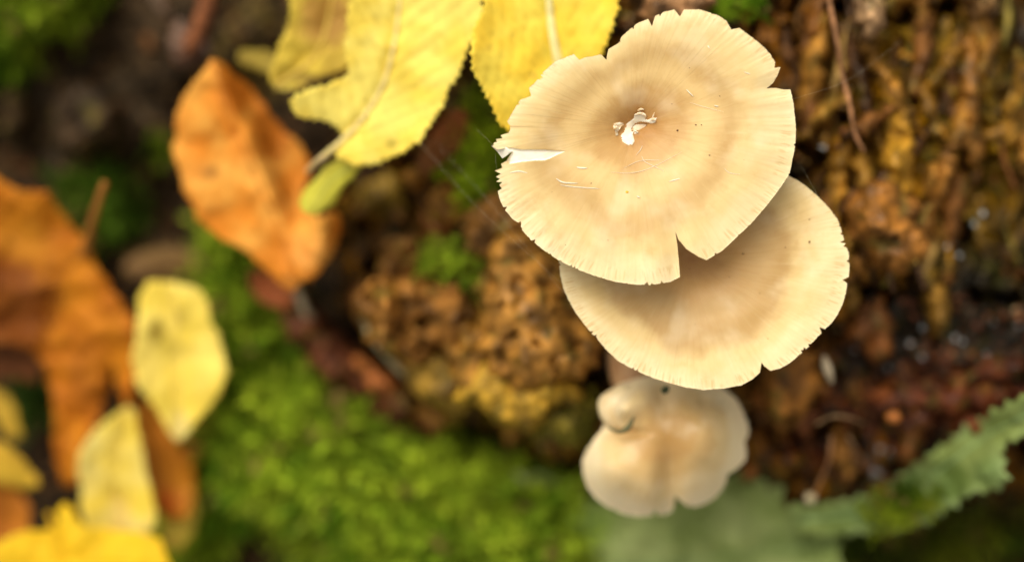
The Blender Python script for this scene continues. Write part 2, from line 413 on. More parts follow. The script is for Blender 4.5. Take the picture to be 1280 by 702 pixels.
# ------------------------------------------------------------------ slabs cut to an outline
def cdt_fill(outline, step, jitter=.25):
    P = np.array(outline, float); x0, y0 = P.min(0); x1, y1 = P.max(0)
    gx, gy = np.meshgrid(np.arange(x0, x1, step), np.arange(y0, y1, step * .87))
    gx = gx + (np.arange(gx.shape[0]) % 2)[:, None] * step * .5
    gx = gx.ravel() + rng.normal(0, step * jitter * .3, gx.size); gy = gy.ravel() + rng.normal(0, step * jitter * .3, gy.size)
    s = sdf(outline, gx, gy); k = s > step * .45
    pts = [Vector((a, b)) for a, b in outline] + [Vector((a, b)) for a, b in zip(gx[k], gy[k])]
    n = len(outline); ed = [(i, (i + 1) % n) for i in range(n)]
    vs, es, fs, *_ = delaunay_2d_cdt(pts, ed, [], 1, 1e-4)
    return np.array([(v.x, v.y) for v in vs]), [tuple(f) for f in fs]
def orient_up(V, F):
    out = []
    for f in F:
        a, b, c = V[f[0]], V[f[1]], V[f[2]]
        nz = (b[0] - a[0]) * (c[1] - a[1]) - (b[1] - a[1]) * (c[0] - a[0])
        out.append(f if nz > 0 else f[::-1])
    return out
def border(F):
    from collections import Counter
    c = {}
    for f in F:
        for i in range(len(f)):
            e = (f[i], f[(i + 1) % len(f)]); c[e] = c.get(e, 0) + 1
    return [e for e in c if (e[1], e[0]) not in c]
def slab(outline, step, dfun, thick):
    """closed solid: top surface follows dfun, skirt goes down by thick(px,py) and is closed below"""
    P, F = cdt_fill(outline, step)
    D = dfun(P[:, 0], P[:, 1]); x, y, z = XYZ(P[:, 0], P[:, 1], D); top = np.stack([x, y, z], 1)
    F = orient_up(top, F); th = thick if np.isscalar(thick) else thick(P[:, 0], P[:, 1])
    bot = top - np.array([0, 0, 1]) * np.reshape(th, (-1, 1)) if not np.isscalar(th) else top - np.array([0, 0, th])
    n = len(P); FF = list(F) + [tuple(i + n for i in f[::-1]) for f in F]
    for a, b in border(F): FF.append((b, a, a + n, b + n))
    return np.vstack([top, bot]), FF, np.concatenate([P[:, 0]] * 2), np.concatenate([P[:, 1]] * 2)
def ragged(poly, amp, freq, step, seed, it=2):
    P = resample(smooth_poly(poly, it), step, True)
    amp = amp * 1.9; freq = freq * 1.3
    return [(x + amp * fbm(x / freq, y / freq, 3, seed), y + amp * fbm(x / freq, y / freq, 3, seed + 7)) for x, y in P]

def wood_chunk(poly, d0, dome, thick=2.5, seed=0., name='wood_chunk', parent=None, step=4, pit=.5, rough=.35, col=None, er=16, tilt=(0, 0), st=1.0):
    """st stretches the grain along the picture's vertical"""
    ol = ragged(poly, 7, 14, 5, seed)
    cx, cy = np.mean(poly, 0)
    def df(px, py):
        e = np.clip(sdf(ol, px, py), 0, None)
        r = 1 - np.clip(e / er, 0, 1)
        d = d0 - dome * sstep(0, er * 3, e) + .8 * (1 - np.sqrt(1 - np.clip(r, 0, 1) ** 2 * .98)) + tilt[0] * (px - cx) / 100 + tilt[1] * (py - cy) / 100
        d = d - rough * 2.2 * fbm(px / 62., py / 70. / st, 3, seed + 3) - rough * .15 * (1 - 2.4 * np.abs(fbm(px / 34., py / 38. / st, 2, seed + 5))) - .10 * fbm(px / 12., py / 12. / st, 2, seed + 9)
        return d + pit * sstep(.38, .50, fbm(px / 19., py / 22., 2, seed + 15)) + pit * .8 * sstep(.25, .45, fbm(px / 45., py / 40., 2, seed + 25))
    V, F, X, Y = slab(ol, step, df, thick)
    c = wood_pigment(X, Y) if col is None else (np.array(col) * (.45 + .75 * sstep(-.35, .35, fbm(X / 26., Y / 34. / st, 4, seed)))[:, None])
    if col is not None:
        k = (.7 * sstep(.16, .4, fbm(X / 26., Y / 26. / st, 3, seed + 31)))[:, None]; c = c * (1 - k) + np.array([.10, .075, .010]) * k
        k = (.45 * sstep(.2, .42, fbm(X / 30., Y / 30. / st, 3, seed + 61)))[:, None]; c = c * (1 - k) + np.minimum(np.array(col) * np.array([1.3, 1.35, 1.6]), .8) * k
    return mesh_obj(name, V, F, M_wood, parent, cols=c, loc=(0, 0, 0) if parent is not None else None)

wood_chunk([(612, 300), (655, 282), (700, 325), (735, 390), (757, 440), (742, 470), (700, 480), (660, 495), (625, 480), (600, 450), (608, 400), (603, 350)], 4.2, .5, 3, 1.2, parent=stump, col=(.38, .175, .03), rough=.26, pit=.45)
wood_chunk([(600, 450), (660, 470), (720, 470), (740, 500), (690, 512), (668, 543), (625, 530), (600, 505), (566, 498), (575, 475)], 4.8, .4, 2.5, 3.4, parent=stump, rough=.3, pit=.2, col=(.50, .29, .03))
wood_chunk([(680, 500), (745, 470), (755, 520), (720, 560), (670, 545)], 5.8, .4, 2.5, 5.2, parent=stump, col=(.22, .17, .02))
wood_chunk([(560, 400), (610, 380), (640, 420), (625, 480), (580, 500), (550, 455)], 5.3, .3, 2.5, 41.2, parent=stump, rough=.5, pit=.4, col=(.30, .14, .022))
wood_chunk([(500, 440), (560, 430), (600, 480), (590, 525), (540, 510), (500, 475)], 6.2, .3, 2.5, 43.2, parent=stump, rough=.5, pit=.4, col=(.26, .15, .022))
wood_chunk([(590, 250), (650, 235), (690, 290), (650, 320), (600, 330), (575, 300)], 5.2, .3, 2.5, 45.2, parent=stump, rough=.5, pit=.4, col=(.20, .09, .02))
wood_chunk([(470, 300), (530, 290), (560, 335), (540, 365), (480, 360)], 6.4, .3, 2.5, 47.2, parent=stump, rough=.6, pit=.4, col=(.22, .10, .022))
wood_chunk([(445, 355), (500, 345), (560, 350), (600, 380), (590, 430), (540, 470), (500, 450), (460, 430), (440, 395)], 5.7, .5, 3, 8.8, parent=stump, rough=.8, pit=1.0, tilt=(-.4, .5), col=(.28, .12, .022))
wood_chunk([(1058, 240), (1100, 215), (1140, 235), (1158, 290), (1150, 335), (1120, 345), (1080, 320), (1060, 290)], 3.7, .4, 2.5, 12.1, parent=stump, pit=.3, rough=.3, col=(.32, .13, .022))
wood_chunk([(1100, 110), (1135, 120), (1145, 200), (1138, 260), (1105, 250), (1100, 190)], 3.9, .35, 2.5, 15.1, parent=stump, pit=.2, rough=.4, col=(.44, .22, .02))
wood_chunk([(960, 440), (1010, 425), (1030, 470), (1010, 520), (975, 540), (950, 500)], 5.0, .4, 2.5, 18.1, parent=stump, rough=.3, col=(.32, .13, .022))
wood_chunk([(925, 520), (960, 530), (1000, 560), (1010, 600), (960, 600), (930, 570)], 6.0, .4, 2.5, 19.1, parent=stump)
wood_chunk([(1000, 360), (1050, 350), (1080, 375), (1060, 400), (1010, 400)], 4.6, .35, 2, 23.1, parent=stump)
wood_chunk([(1070, -30), (1095, -25), (1108, 10), (1100, 40), (1086, 48), (1070, 25)], 3.0, .2, .5, 21.1, 'wood_flake', stump, col=(.40, .24, .12), pit=0, rough=.15)
wood_chunk([(795, 5), (830, -20), (890, -20), (895, 12), (850, 30), (800, 32)], 2.6, .2, .6, 24.1, 'wood_flake', stump, col=(.34, .17, .07), pit=.1, rough=.15)
wood_chunk([(1205, -15), (1235, -20), (1250, 10), (1225, 22)], 3.6, .2, .6, 25.1, 'wood_flake', stump, col=(.36, .2, .08), pit=0, rough=.15)

def facets(n, box, wr, lr, ang, cols, seed, name, up=.1, dmax=9):
    r = random.Random(seed)
    for i in range(n):
        cx, cy = r.uniform(box[0], box[2]), r.uniform(box[1], box[3]); d = float(stump_depth(cx, cy))
        d = min(d, float(rbf(SP, cx, cy, 55)) + .5)
        if d > dmax: continue
        a = math.radians(ang) + r.gauss(0, .42); W, Ln = r.uniform(*wr) / 2, r.uniform(*lr) / 2; m = 9; poly = []
        for k in range(m):
            t = 2 * math.pi * k / m; x, y = W * math.cos(t) * r.uniform(.65, 1.25), Ln * math.sin(t) * r.uniform(.7, 1.2)
            poly.append((cx + x * math.cos(a) - y * math.sin(a), cy + x * math.sin(a) + y * math.cos(a)))
        wood_chunk(poly, d - up - r.uniform(0, .35), .25, 1.6, 50 + i * 3.7 + seed, name, stump, 5, .3, .28, r.choice(cols), min(10, W * .6), (r.gauss(0, .5), r.gauss(0, .4)), 1.9 if name == 'wood_slab' else 1.0)
OCH = [(.34, .155, .025), (.24, .10, .02), (.16, .065, .016), (.40, .20, .03), (.28, .17, .02), (.20, .07, .018)]
facets(34, (455, 190, 770, 560), (26, 70), (26, 80), 20, OCH, 3, 'wood_clod')
facets(36, (950, -20, 1290, 360), (16, 44), (80, 210), 6, [(.34, .155, .022), (.26, .11, .018), (.18, .07, .014), (.40, .19, .022), (.30, .15, .02), (.12, .05, .015)], 5, 'wood_slab')
facets(12, (940, 380, 1150, 600), (26, 60), (40, 110), 10, [(.20, .07, .015), (.13, .04, .012), (.26, .11, .02)], 7, 'wood_clod')
facets(12, (1080, 460, 1290, 540), (26, 60), (50, 110), 70, [(.13, .030, .008), (.09, .024, .008), (.16, .045, .010)], 9, 'wood_clod')

# splinters standing out of the fibrous face
def splinter(L, W, seed):
    r = np.random.default_rng(seed); n = 7; V = []; F = []
    for i in range(n):
        t = i / (n - 1); w_ = W * (math.sin(math.pi * min(1, .12 + t * .9)) ** .7) * (1 + .3 * r.normal()); x0 = .18 * W * r.normal()
        z = .12 * L * (t - .5) ** 2 + .03 * r.normal()
        V += [(x0 - w_ / 2, (t - .5) * L, z), (x0, (t - .5) * L, z + .35 * W), (x0 + w_ / 2, (t - .5) * L, z), (x0, (t - .5) * L, z - .25 * W)]
    for i in range(n - 1):
        for k in range(4): F.append((4 * i + k, 4 * i + 4 + k, 4 * i + 4 + (k + 1) % 4, 4 * i + (k + 1) % 4))
    F += [(0, 1, 2, 3), (4 * n - 1, 4 * n - 2, 4 * n - 3, 4 * n - 4)]
    return np.array(V), F
splm = []
for k in range(10):
    c = [(.34, .17, .02), (.20, .09, .02), (.16, .08, .03), (.5, .3, .08), (.22, .09, .03), (.24, .18, .03), (.38, .2, .07), (.11, .05, .02), (.45, .27, .05), (.3, .11, .03)][k]
    V, F = splinter(1.1 + .12 * k, .17 + .02 * (k % 4), 40 + k)
    o = mesh_obj('splinter', V, F, M_wood, cols=np.array([c] * len(V)) * (.45 + .5 * np.random.default_rng(k).random((len(V), 1))))
    splm.append(o.data); bpy.data.objects.remove(o)
def place_splinters(npts, boxes):
    for i in range(npts):
        x0, y0, x1, y1, ang = boxes[i % len(boxes)]
        px, py = random.uniform(x0, x1), random.uniform(y0, y1)
        d = float(stump_depth(px, py)) - .06
        if d > 9: continue
        o = bpy.data.objects.new('splinter', random.choice(splm)); COL.objects.link(o)
        o.parent = stump
        x, y, z = XYZ(px, py, d); o.location = Vector((float(x), float(y), float(z))) - Vector(stump.location)
        o.rotation_euler = (random.gauss(0, .22), random.gauss(0, .35), math.radians(ang) + random.gauss(0, .3))
        s = random.uniform(.7, 1.7); o.scale = (s * random.uniform(.7, 1.3), s, s)
place_splinters(44, [(1000, -10, 1290, 340, 8), (1040, 60, 1220, 330, -4), (940, -10, 1080, 260, 4), (950, 420, 1100, 600, 12), (1150, 100, 1290, 380, 20)])
place_splinters(14, [(440, 210, 640, 480, 50), (560, 260, 750, 540, -30)])

# crumbs lying on the stump and on the soil: nobody could count them
def crumbs(n, boxes, dfun, cols, name, parent, mat_, smin=.04, smax=.14, flat=.6, lift=.0):
    base = np.array([(1, 0, 0), (-1, 0, 0), (0, 1, 0), (0, -1, 0), (0, 0, 1), (0, 0, -1)], float)
    fb = np.array([(0, 2, 4), (2, 1, 4), (1, 3, 4), (3, 0, 4), (2, 0, 5), (1, 2, 5), (3, 1, 5), (0, 3, 5)])
    b = rng.integers(0, len(boxes), n); B = np.array(boxes, float)[b]
    px = B[:, 0] + rng.random(n) * (B[:, 2] - B[:, 0]); py = B[:, 1] + rng.random(n) * (B[:, 3] - B[:, 1])
    d = dfun(px, py) - lift; k = d < 13.5; px, py, d = px[k], py[k], d[k]; n = len(px)
    x, y, z = XYZ(px, py, d); s = smin + (smax - smin) * rng.random(n) ** 2.2
    S = s[:, None, None] * (np.array([1, 1, flat]) * (.5 + rng.random((n, 6, 1)) * .9))
    a = rng.random(n) * 6.28; loc = base[None] * S
    X2 = loc[..., 0] * np.cos(a)[:, None] - loc[..., 1] * np.sin(a)[:, None] * 1.5; Y2 = loc[..., 0] * np.sin(a)[:, None] + loc[..., 1] * np.cos(a)[:, None] * 1.5
    V = np.stack([X2 + x[:, None], Y2 + y[:, None], loc[..., 2] + z[:, None]], -1).reshape(-1, 3)
    F = (fb[None] + (np.arange(n) * 6)[:, None, None]).reshape(-1, 3)
    C = np.array(cols)[rng.integers(0, len(cols), n)] * (.5 + .8 * rng.random((n, 1)))
    return tag(mesh_obj(name, V, F, mat_, parent, loc=(0, 0, 0) if parent is not None else None, cols=np.repeat(C, 6, 0), smooth=False), kind='stuff')
crumbs(700, [(440, -20, 1290, 620)], stump_depth, [(.45, .25, .07), (.25, .12, .03), (.1, .05, .02), (.3, .1, .03), (.05, .03, .015), (.4, .3, .06), (.5, .38, .2)], 'crumbs', stump, M_wood, .025, .13)
crumbs(1500, [(1040, 370, 1290, 520), (960, 430, 1200, 600)], stump_depth, [(.04, .033, .026), (.03, .025, .02), (.12, .035, .015), (.09, .025, .01), (.2, .07, .02)], 'crumbs', stump, M_wood, .03, .15)
lit = crumbs(6500, [(-60, -40, 440, 740), (200, 380, 640, 740), (600, 540, 1320, 740)], ground_depth, [(.07, .042, .018), (.04, .022, .01), (.13, .055, .018), (.02, .013, .007), (.16, .10, .04)], 'soil_crumbs', None, M_ground, .04, .28, lift=.02)
tag(lit, 'small crumbs of bark and soil scattered over the dark ground', 'soil litter', kind='stuff')

# ------------------------------------------------------------------ mushrooms
def ray_outline(c, outline, th):
    P = np.array(outline, float) - np.array(c); Q = np.roll(P, -1, 0); R = np.zeros(len(th))
    ct, st = np.cos(th), np.sin(th)
    for a, b in zip(P, Q):
        e = b - a; den = ct * e[1] - st * e[0]
        with np.errstate(divide='ignore', invalid='ignore'):
            t = (a[0] * e[1] - a[1] * e[0]) / den
            u = np.where(abs(e[0]) > abs(e[1]), (t * ct - a[0]) / (e[0] if e[0] else 1), (t * st - a[1]) / (e[1] if e[1] else 1))
        ok = (t > 0) & (u >= -1e-6) & (u <= 1 + 1e-6) & np.isfinite(t)
        R = np.where(ok & (t > R), t, R)
    return R
def make_cap(centre, outline, d0, zfun, skin, parent, NA=1500, NR=110, jag=1.0, holes=(), thick=.07, seed=0.):
    """holes: list of (polygon, name, material, dz) - faces inside become a part of their own, sunk or raised by dz"""
    c = np.array(centre, float); P = np.array(outline, float) - c
    base = np.linspace(-np.pi, np.pi, NA, endpoint=False)
    exact = np.arctan2(P[:, 1], P[:, 0])
    th = np.sort(np.concatenate([base, exact, exact + 1e-4])); th = th[np.concatenate([[True], np.diff(th) > 5e-5])]
    R = ray_outline(c, outline, th); NA = len(th)
    R = R + jag * (fbm(th * 55, th * 0 + seed, 3, seed) * 1.2 - 2.2 * sstep(.32, .6, fbm(th * 26, th * 0 + 3.3, 2, seed + 5)))
    rr_ = np.random.default_rng(int(seed * 10)); 
    for q in range(22):
        a0 = rr_.uniform(-np.pi, np.pi); dp = rr_.uniform(1.2, 5.5) * min(1, jag * 2); R = R - dp * np.clip(1 - np.abs(th - a0) / (.004 + .0016 * dp), 0, 1)
    # smooth radius without the splits
    Rs = R.copy()
    kk = NA // 28
    pad = np.concatenate([R[-kk:], R, R[:kk]]); Rs = np.array([pad[i:i + 2 * kk + 1].max() for i in range(NA)])
    ker = np.hanning(2 * kk + 1); ker /= ker.sum(); pad = np.concatenate([Rs[-kk:], Rs, Rs[:kk]]); Rs = np.convolve(pad, ker, 'valid')
    f = (np.linspace(0, 1, NR + 1)[1:]) ** .85
    wgt = sstep(.35, 1, f)
    rad = Rs[None, :] * (f * (1 - wgt))[:, None] + R[None, :] * (f * wgt)[:, None]
    PX = c[0] + rad * np.cos(th); PY = c[1] + rad * np.sin(th); RHO = rad / Rs[None, :]
    PX = np.concatenate([[c[0]], PX.ravel()]); PY = np.concatenate([[c[1]], PY.ravel()]); RHO = np.concatenate([[0], RHO.ravel()])
    D = d0 + zfun(PX, PY, RHO)
    hm = []
    for poly, nm, mt, dz in holes:
        s = sdf(poly, PX, PY); D = D - dz * sstep(-.6, 2.2, s); hm.append(s > 0)
    x, y, z = XYZ(PX, PY, D); V = np.stack([x, y, z], 1)
    j = np.arange(NA); j2 = (j + 1) % NA
    F = [np.stack([np.zeros(NA, int), 1 + j2, 1 + j, 1 + j], 1)]
    for i in range(NR - 1):
        F.append(np.stack([1 + i * NA + j, 1 + i * NA + j2, 1 + (i + 1) * NA + j2, 1 + (i + 1) * NA + j], 1))
    F = np.concatenate(F)
    loc = tuple(float(q) for q in XYZ(c[0], c[1], d0))
    used = np.zeros(len(F), bool); objs = []
    for (poly, nm, mt, dz), m_ in zip(holes, hm):
        sel = m_[F].all(1) & ~used; used |= sel; f_ = F[sel]; ids, inv = np.unique(f_, return_inverse=True)
        objs.append(dict(name=nm, V=V[ids], F=[tuple(dict.fromkeys(q)) for q in inv.reshape(f_.shape)], mat=mt))
    top = F[~used]
    # rim: round edge then the underside, rising towards the stem
    last = 1 + (NR - 1) * NA + j
    vv = [V]; ff = [[tuple(dict.fromkeys(q[::-1])) for q in top]]; rh = [RHO]; n0 = len(V); prev = last
    for kf, kt in ((.997, .5), (.985, 1.0)):
        rr = R * kf; dd = D[last] + thick * kt
        x, y, z = XYZ(c[0] + rr * np.cos(th), c[1] + rr * np.sin(th), dd); vv.append(np.stack([x, y, z], 1)); rh.append(np.full(NA, .99))
        cur = n0 + j; ff.append([tuple(q) for q in np.stack([prev, cur, cur[j2], prev[j2]], 1)[:, ::-1]]); prev = cur; n0 += NA
    cap = mesh_obj('cap', np.vstack(vv), sum(ff, []), skin, parent, loc=loc, attrs={'rho': np.concatenate(rh)})
    # recalc normals are consistent: faces were wound for +z
    for h in objs: mesh_obj(h['name'], h['V'], [q[::-1] for q in h['F']], h['mat'], cap, loc=loc)
    # gills: a pleated sheet from the rim to the stem
    fr = [.985, .9, .75, .55, .35, .15]; G = []; GF = []
    thg = np.linspace(-np.pi, np.pi, 720, endpoint=False); Rg = np.interp(thg, th, R); Rsg = np.interp(thg, th, Rs)
    for i, q in enumerate(fr):
        rr = np.minimum(Rsg * q, Rg * .985) if q < .9 else Rg * q
        PXg, PYg = c[0] + rr * np.cos(thg), c[1] + rr * np.sin(thg)
        dd = d0 + zfun(PXg, PYg, rr / Rsg) + thick + (.02 if i == 0 else .10 + .32 * min(1, (1 - q) * 1.6)) * np.where(np.arange(720) % 2, 1, .35) + (.0 if i == 0 else .03)
        x, y, z = XYZ(PXg, PYg, dd); G.append(np.stack([x, y, z], 1))
    jj = np.arange(720); jn = (jj + 1) % 720
    for i in range(len(fr) - 1): GF += [tuple(q) for q in np.stack([i * 720 + jj, i * 720 + jn, (i + 1) * 720 + jn, (i + 1) * 720 + jj], 1)]
    mesh_obj('gills', np.vstack(G), GF, M_gill, parent, loc=loc, smooth=False)
    return cap
def stem(parent, pts, r0, r1):
    P = pxpath(pts, 18); t = np.linspace(0, 1, 18); V, F = tube(P, (r0 + (r1 - r0) * t ** 1.5) * (1 + .06 * np.sin(t * 17)), 20)
    mesh_obj('stem', V, F, M_stem, parent, loc=(0, 0, 0))

CAP1 = [(988, 112), (992, 130), (995, 160), (994, 183), (987, 217), (975, 235), (959, 256), (939, 279), (919, 298), (903, 313), (883, 325), (872, 320), (858, 311), (848, 299), (844, 289),
        (846.5, 305), (848.5, 325), (850, 346), (838, 352), (811.5, 356.5), (789, 355), (767.7, 351.7), (742, 344), (720, 336), (698, 325), (680, 313), (664, 300), (652, 287), (650, 277), (647.5, 278), (640, 273), (630, 261),
        (625, 250), (622, 239), (627.5, 235.5), (624, 231), (627, 228), (620.4, 227), (625, 223.5), (620, 221), (626, 217), (618.5, 213.5), (628, 209.6), (626, 205), (633, 201), (640, 190), (632, 184), (622, 187), (614, 182),
        (618, 178), (622, 179), (620, 174), (628, 173), (626, 169), (636, 166), (638, 160), (634, 152), (640, 141), (646, 131), (650, 125), (664, 120), (661, 110), (668, 104), (679, 90), (695, 76), (704, 73), (717, 67.5), (724, 75), (731, 72), (743, 70), (751, 68),
        (758, 75), (760, 62), (773, 54), (777, 46), (787, 37), (797, 29), (810, 23.5), (815, 33), (819, 20), (830, 15), (843, 12), (850, 21), (855, 12), (875, 12), (888, 16), (899, 20), (908, 26), (914, 37), (924, 35), (935, 43),
        (947, 52), (956, 60), (963, 68), (969, 78), (968, 85), (975.5, 84), (972, 94), (966, 104), (958, 110.5), (970, 110), (980, 112)]
TEAR = [(630, 183), (634, 184), (652, 187), (680, 187), (707, 189), (698, 193), (689, 197.6), (680, 201), (668, 201), (650, 203), (637, 205), (634, 201), (640, 190.5)]
def zp(pts): return [(740 + x / 8.775, 120 + y / 8.775) for x, y in pts]
SCAR = zp([(375, 310), (430, 262), (460, 240), (462, 210), (540, 195), (600, 215), (592, 250), (625, 258), (665, 232), (715, 240), (700, 290), (650, 305), (600, 292), (520, 285), (470, 310), (440, 350), (440, 380), (475, 368), (520, 400), (480, 418), (450, 410), (470, 500), (440, 545), (380, 540), (330, 500), (312, 430), (345, 400)])
SCAR2 = zp([(235, 300), (300, 285), (350, 298), (318, 335), (292, 385), (300, 430), (262, 438), (245, 410), (250, 385), (230, 340)])
PITB = zp([(450, 345), (480, 315), (560, 298), (620, 305), (600, 335), (540, 365), (500, 380), (465, 365)])
M_scarb = m_plain('bruised_flesh', (.50, .27, .10), .5, .3, 9)
def z1(px, py, rho):
    prof = spl(rho, [0, .08, .2, .35, .55, .78, 1.0, 1.1], [.66, .58, .38, .22, .10, .01, .06, .10])
    a = np.arctan2(py - 158, px - 793)
    d = prof + .07 * fbm(px / 90., py / 90., 3, 2.2) + .09 * sstep(.3, 1, rho) * np.sin(a * 3 + .6) + .03 * sstep(.6, 1, rho) * fbm(a * 9, a * 0 + 1.5, 3, 4)
    d = d + .12 * np.exp(-((px - 846) ** 2) / 300.) * sstep(240, 330, py) + .10 * np.exp(-((py - 111) ** 2) / 120.) * sstep(930, 985, px)
    d = d - .05 * np.exp(-((px - 862) ** 2) / 120.) * sstep(255, 330, py)
    d = d + .13 * np.exp(-(((px - 793 + (py - 158) * .4) / 17.) ** 2 + ((py - 156) / 11.) ** 2)) + .03 * fbm(px / 9., py / 9., 2, 5.5) * np.exp(-((px - 793) ** 2 + (py - 158) ** 2) / 700.)
    d = d + .002 * np.sin(a * 150 + 6 * fbm(a * 8, a * 0, 2, 3)) * sstep(.75, .97, rho)
    return d
S1 = [(0, (.36, .17, .045)), (.10, (.42, .22, .07)), (.26, (.52, .32, .125)), (.42, (.70, .50, .235)), (.60, (.55, .37, .16)), (.76, (.70, .525, .26)), (.92, (.77, .63, .375)), (1.0, (.80, .68, .44))]
S2 = [(0, (.40, .20, .075)), (.12, (.46, .25, .09)), (.28, (.57, .34, .13)), (.45, (.55, .36, .16)), (.60, (.50, .32, .13)), (.76, (.70, .52, .25)), (.91, (.77, .63, .375)), (1.0, (.80, .68, .44))]
M_cap1 = m_cap('cap_skin_upper', S1, (1.0, .985, .94), stri=.42, fib=.16)
M_cap2 = m_cap('cap_skin_lower', S2, (1.0, .985, .94), stri=.5, fib=.18)
S3 = [(0, (.44, .25, .08)), (.25, (.50, .30, .11)), (.45, (.60, .40, .17)), (.68, (.72, .54, .28)), (.85, (.80, .66, .42)), (1.0, (.80, .66, .44))]
M_cap3 = m_cap('cap_skin_small', S3, stri=.0, fib=.06, ang=.0)

b1 = XYZ(830, 330, 5.5); mush1 = empty('mushroom', tuple(map(float, b1)), 'largest and topmost mushroom, pale cream cap with white torn slash and split rim', 'mushroom', 'pale mushrooms growing from the rotten stump')
cap1 = make_cap((793, 158), CAP1, 0, z1, M_cap1, mush1, NA=1700, NR=150, jag=.45, seed=1.3,
                holes=[(TEAR, 'exposed_flesh', M_flesh, -.05), (SCAR, 'scar_flesh', M_flesh, .035), (SCAR2, 'scar_flesh', M_scar, .045), (PITB, 'scar_pit', M_scarb, -.10)])
stem(mush1, [(793, 160, .75), (800, 200, 2.2), (815, 270, 4), (830, 330, 6.2)], .42, .5)
# the little folded flap of torn skin at the left rim
P, F = cdt_fill([(614, 182), (623, 186), (632, 183.5), (640, 189.5), (634, 194), (628, 198), (622, 190)], 2)
dd = .0 + .01 * (P[:, 1] - 182) + .1 * np.sin((P[:, 0] - 614) * .2); x, y, z = XYZ(P[:, 0], P[:, 1], dd)
V = np.stack([x, y, z], 1); n = len(V); F = orient_up(V, F); FF = list(F) + [tuple(i + n for i in f[::-1]) for f in F] + [(b, a, a + n, b + n) for a, b in border(F)]
mesh_obj('torn_flap', np.vstack([V, V - [0, 0, .05]]), FF, M_flesh, mush1, loc=(0, 0, 0), smooth=False)

CAP2 = [(987, 220), (998, 226), (1007, 232), (1020, 243), (1031, 254), (1040, 264), (1047, 274), (1052, 287), (1055, 300), (1050, 302.5), (1056.5, 304), (1061, 316), (1062, 332), (1061, 346), (1053, 349.5), (1059, 354),
        (1057, 368), (1053, 380), (1047, 393), (1039, 404), (1031, 411), (1024, 408.5), (1027, 416), (1016, 427), (1008, 436), (1005, 433), (1003, 440), (987, 453.5), (975, 460), (963, 463), (955, 457), (952.5, 449), (950, 465), (940, 474), (927, 481), (905, 485), (879, 487),
        (858, 484), (839.5, 479), (819, 473), (799.6, 465), (785, 458), (771.7, 450), (757, 436), (743.7, 420), (740, 417), (731, 406), (719.8, 391), (711, 376), (704, 360), (700, 343), (698.6, 326), (703, 305), (715, 283), (735, 258), (765, 232), (805, 212), (850, 202), (900, 200), (950, 206)]
def z2(px, py, rho):
    prof = spl(rho, [0, .12, .3, .5, .7, .85, 1.0, 1.1], [.50, .45, .30, .20, .13, .04, .04, .06])
    a = np.arctan2(py - 322, px - 862)
    d = prof + .08 * fbm(px / 90., py / 90., 3, 8.8) + .07 * sstep(.3, 1, rho) * np.sin(a * 2 + 2.6) + .12 * np.exp(-((px - 740) ** 2 + (py - 350) ** 2) / 900.)
    return d + .002 * np.sin(a * 150 + 6 * fbm(a * 8, a * 0, 2, 9)) * sstep(.75, .97, rho)
b2 = XYZ(880, 420, 6); mush2 = empty('mushroom', tuple(map(float, b2)), 'middle mushroom, cream cap half covered by the largest cap, small nicks along its right rim', 'mushroom', 'pale mushrooms growing from the rotten stump')
make_cap((862, 322), CAP2, 1.0, z2, M_cap2, mush2, NA=1500, NR=110, jag=.4, seed=5.3)
stem(mush2, [(862, 325, 1.8), (850, 370, 3), (838, 440, 4.4), (835, 490, 6.5)], .36, .45)

CAP3 = [(880, 470), (897, 480), (910, 489), (921, 499), (928, 512), (934, 526), (936, 540), (931, 552), (933, 565), (931, 576), (920, 586), (909.5, 592), (908, 602), (902, 612), (893, 622), (882, 629), (868, 633), (859, 632), (850, 625), (843.6, 619), (843, 630), (840, 638), (832, 644), (822, 643), (818, 636), (815, 644),
        (800, 645), (783.7, 643), (769, 638), (756, 631), (743, 620), (734, 607), (729, 592), (728, 576), (732, 562), (742, 549), (752, 537), (757, 524), (756, 505), (765, 486), (790, 470), (830, 462), (860, 464)]
def z3(px, py, rho):
    prof = 1.5 * np.clip(rho, 0, 1.2) ** 2.4
    g = lambda x, y, sx, sy: np.exp(-((px - x) / sx) ** 2 - ((py - y) / sy) ** 2)
    d = prof - .55 * g(768, 590, 34, 36) - .45 * g(885, 540, 36, 45) + .4 * g(838, 600, 16, 50) - .2 * g(810, 610, 20, 30) + .22 * g(830, 500, 16, 30) - .75 * g(776, 508, 20, 20) - .5 * g(800, 490, 26, 26) + .35 * g(778, 541, 22, 5) + .2 * g(905, 500, 10, 12)
    return d + .03 * fbm(px / 40., py / 40., 2, 3.7) + .10 * g(880, 500, 7, 9)
b3 = XYZ(800, 480, 7); mush3 = empty('mushroom', tuple(map(float, b3)), 'smallest and lowest mushroom, domed tan cap with wavy lobed edge above the green leaf', 'mushroom', 'pale mushrooms growing from the rotten stump')
cap3 = make_cap((835, 548), CAP3, 2.7, z3, M_cap3, mush3, NA=900, NR=60, jag=.5, seed=9.3)
stem(mush3, [(830, 545, 3.6), (810, 510, 4.6), (790, 470, 6), (780, 450, 7.5)], .42, .55)
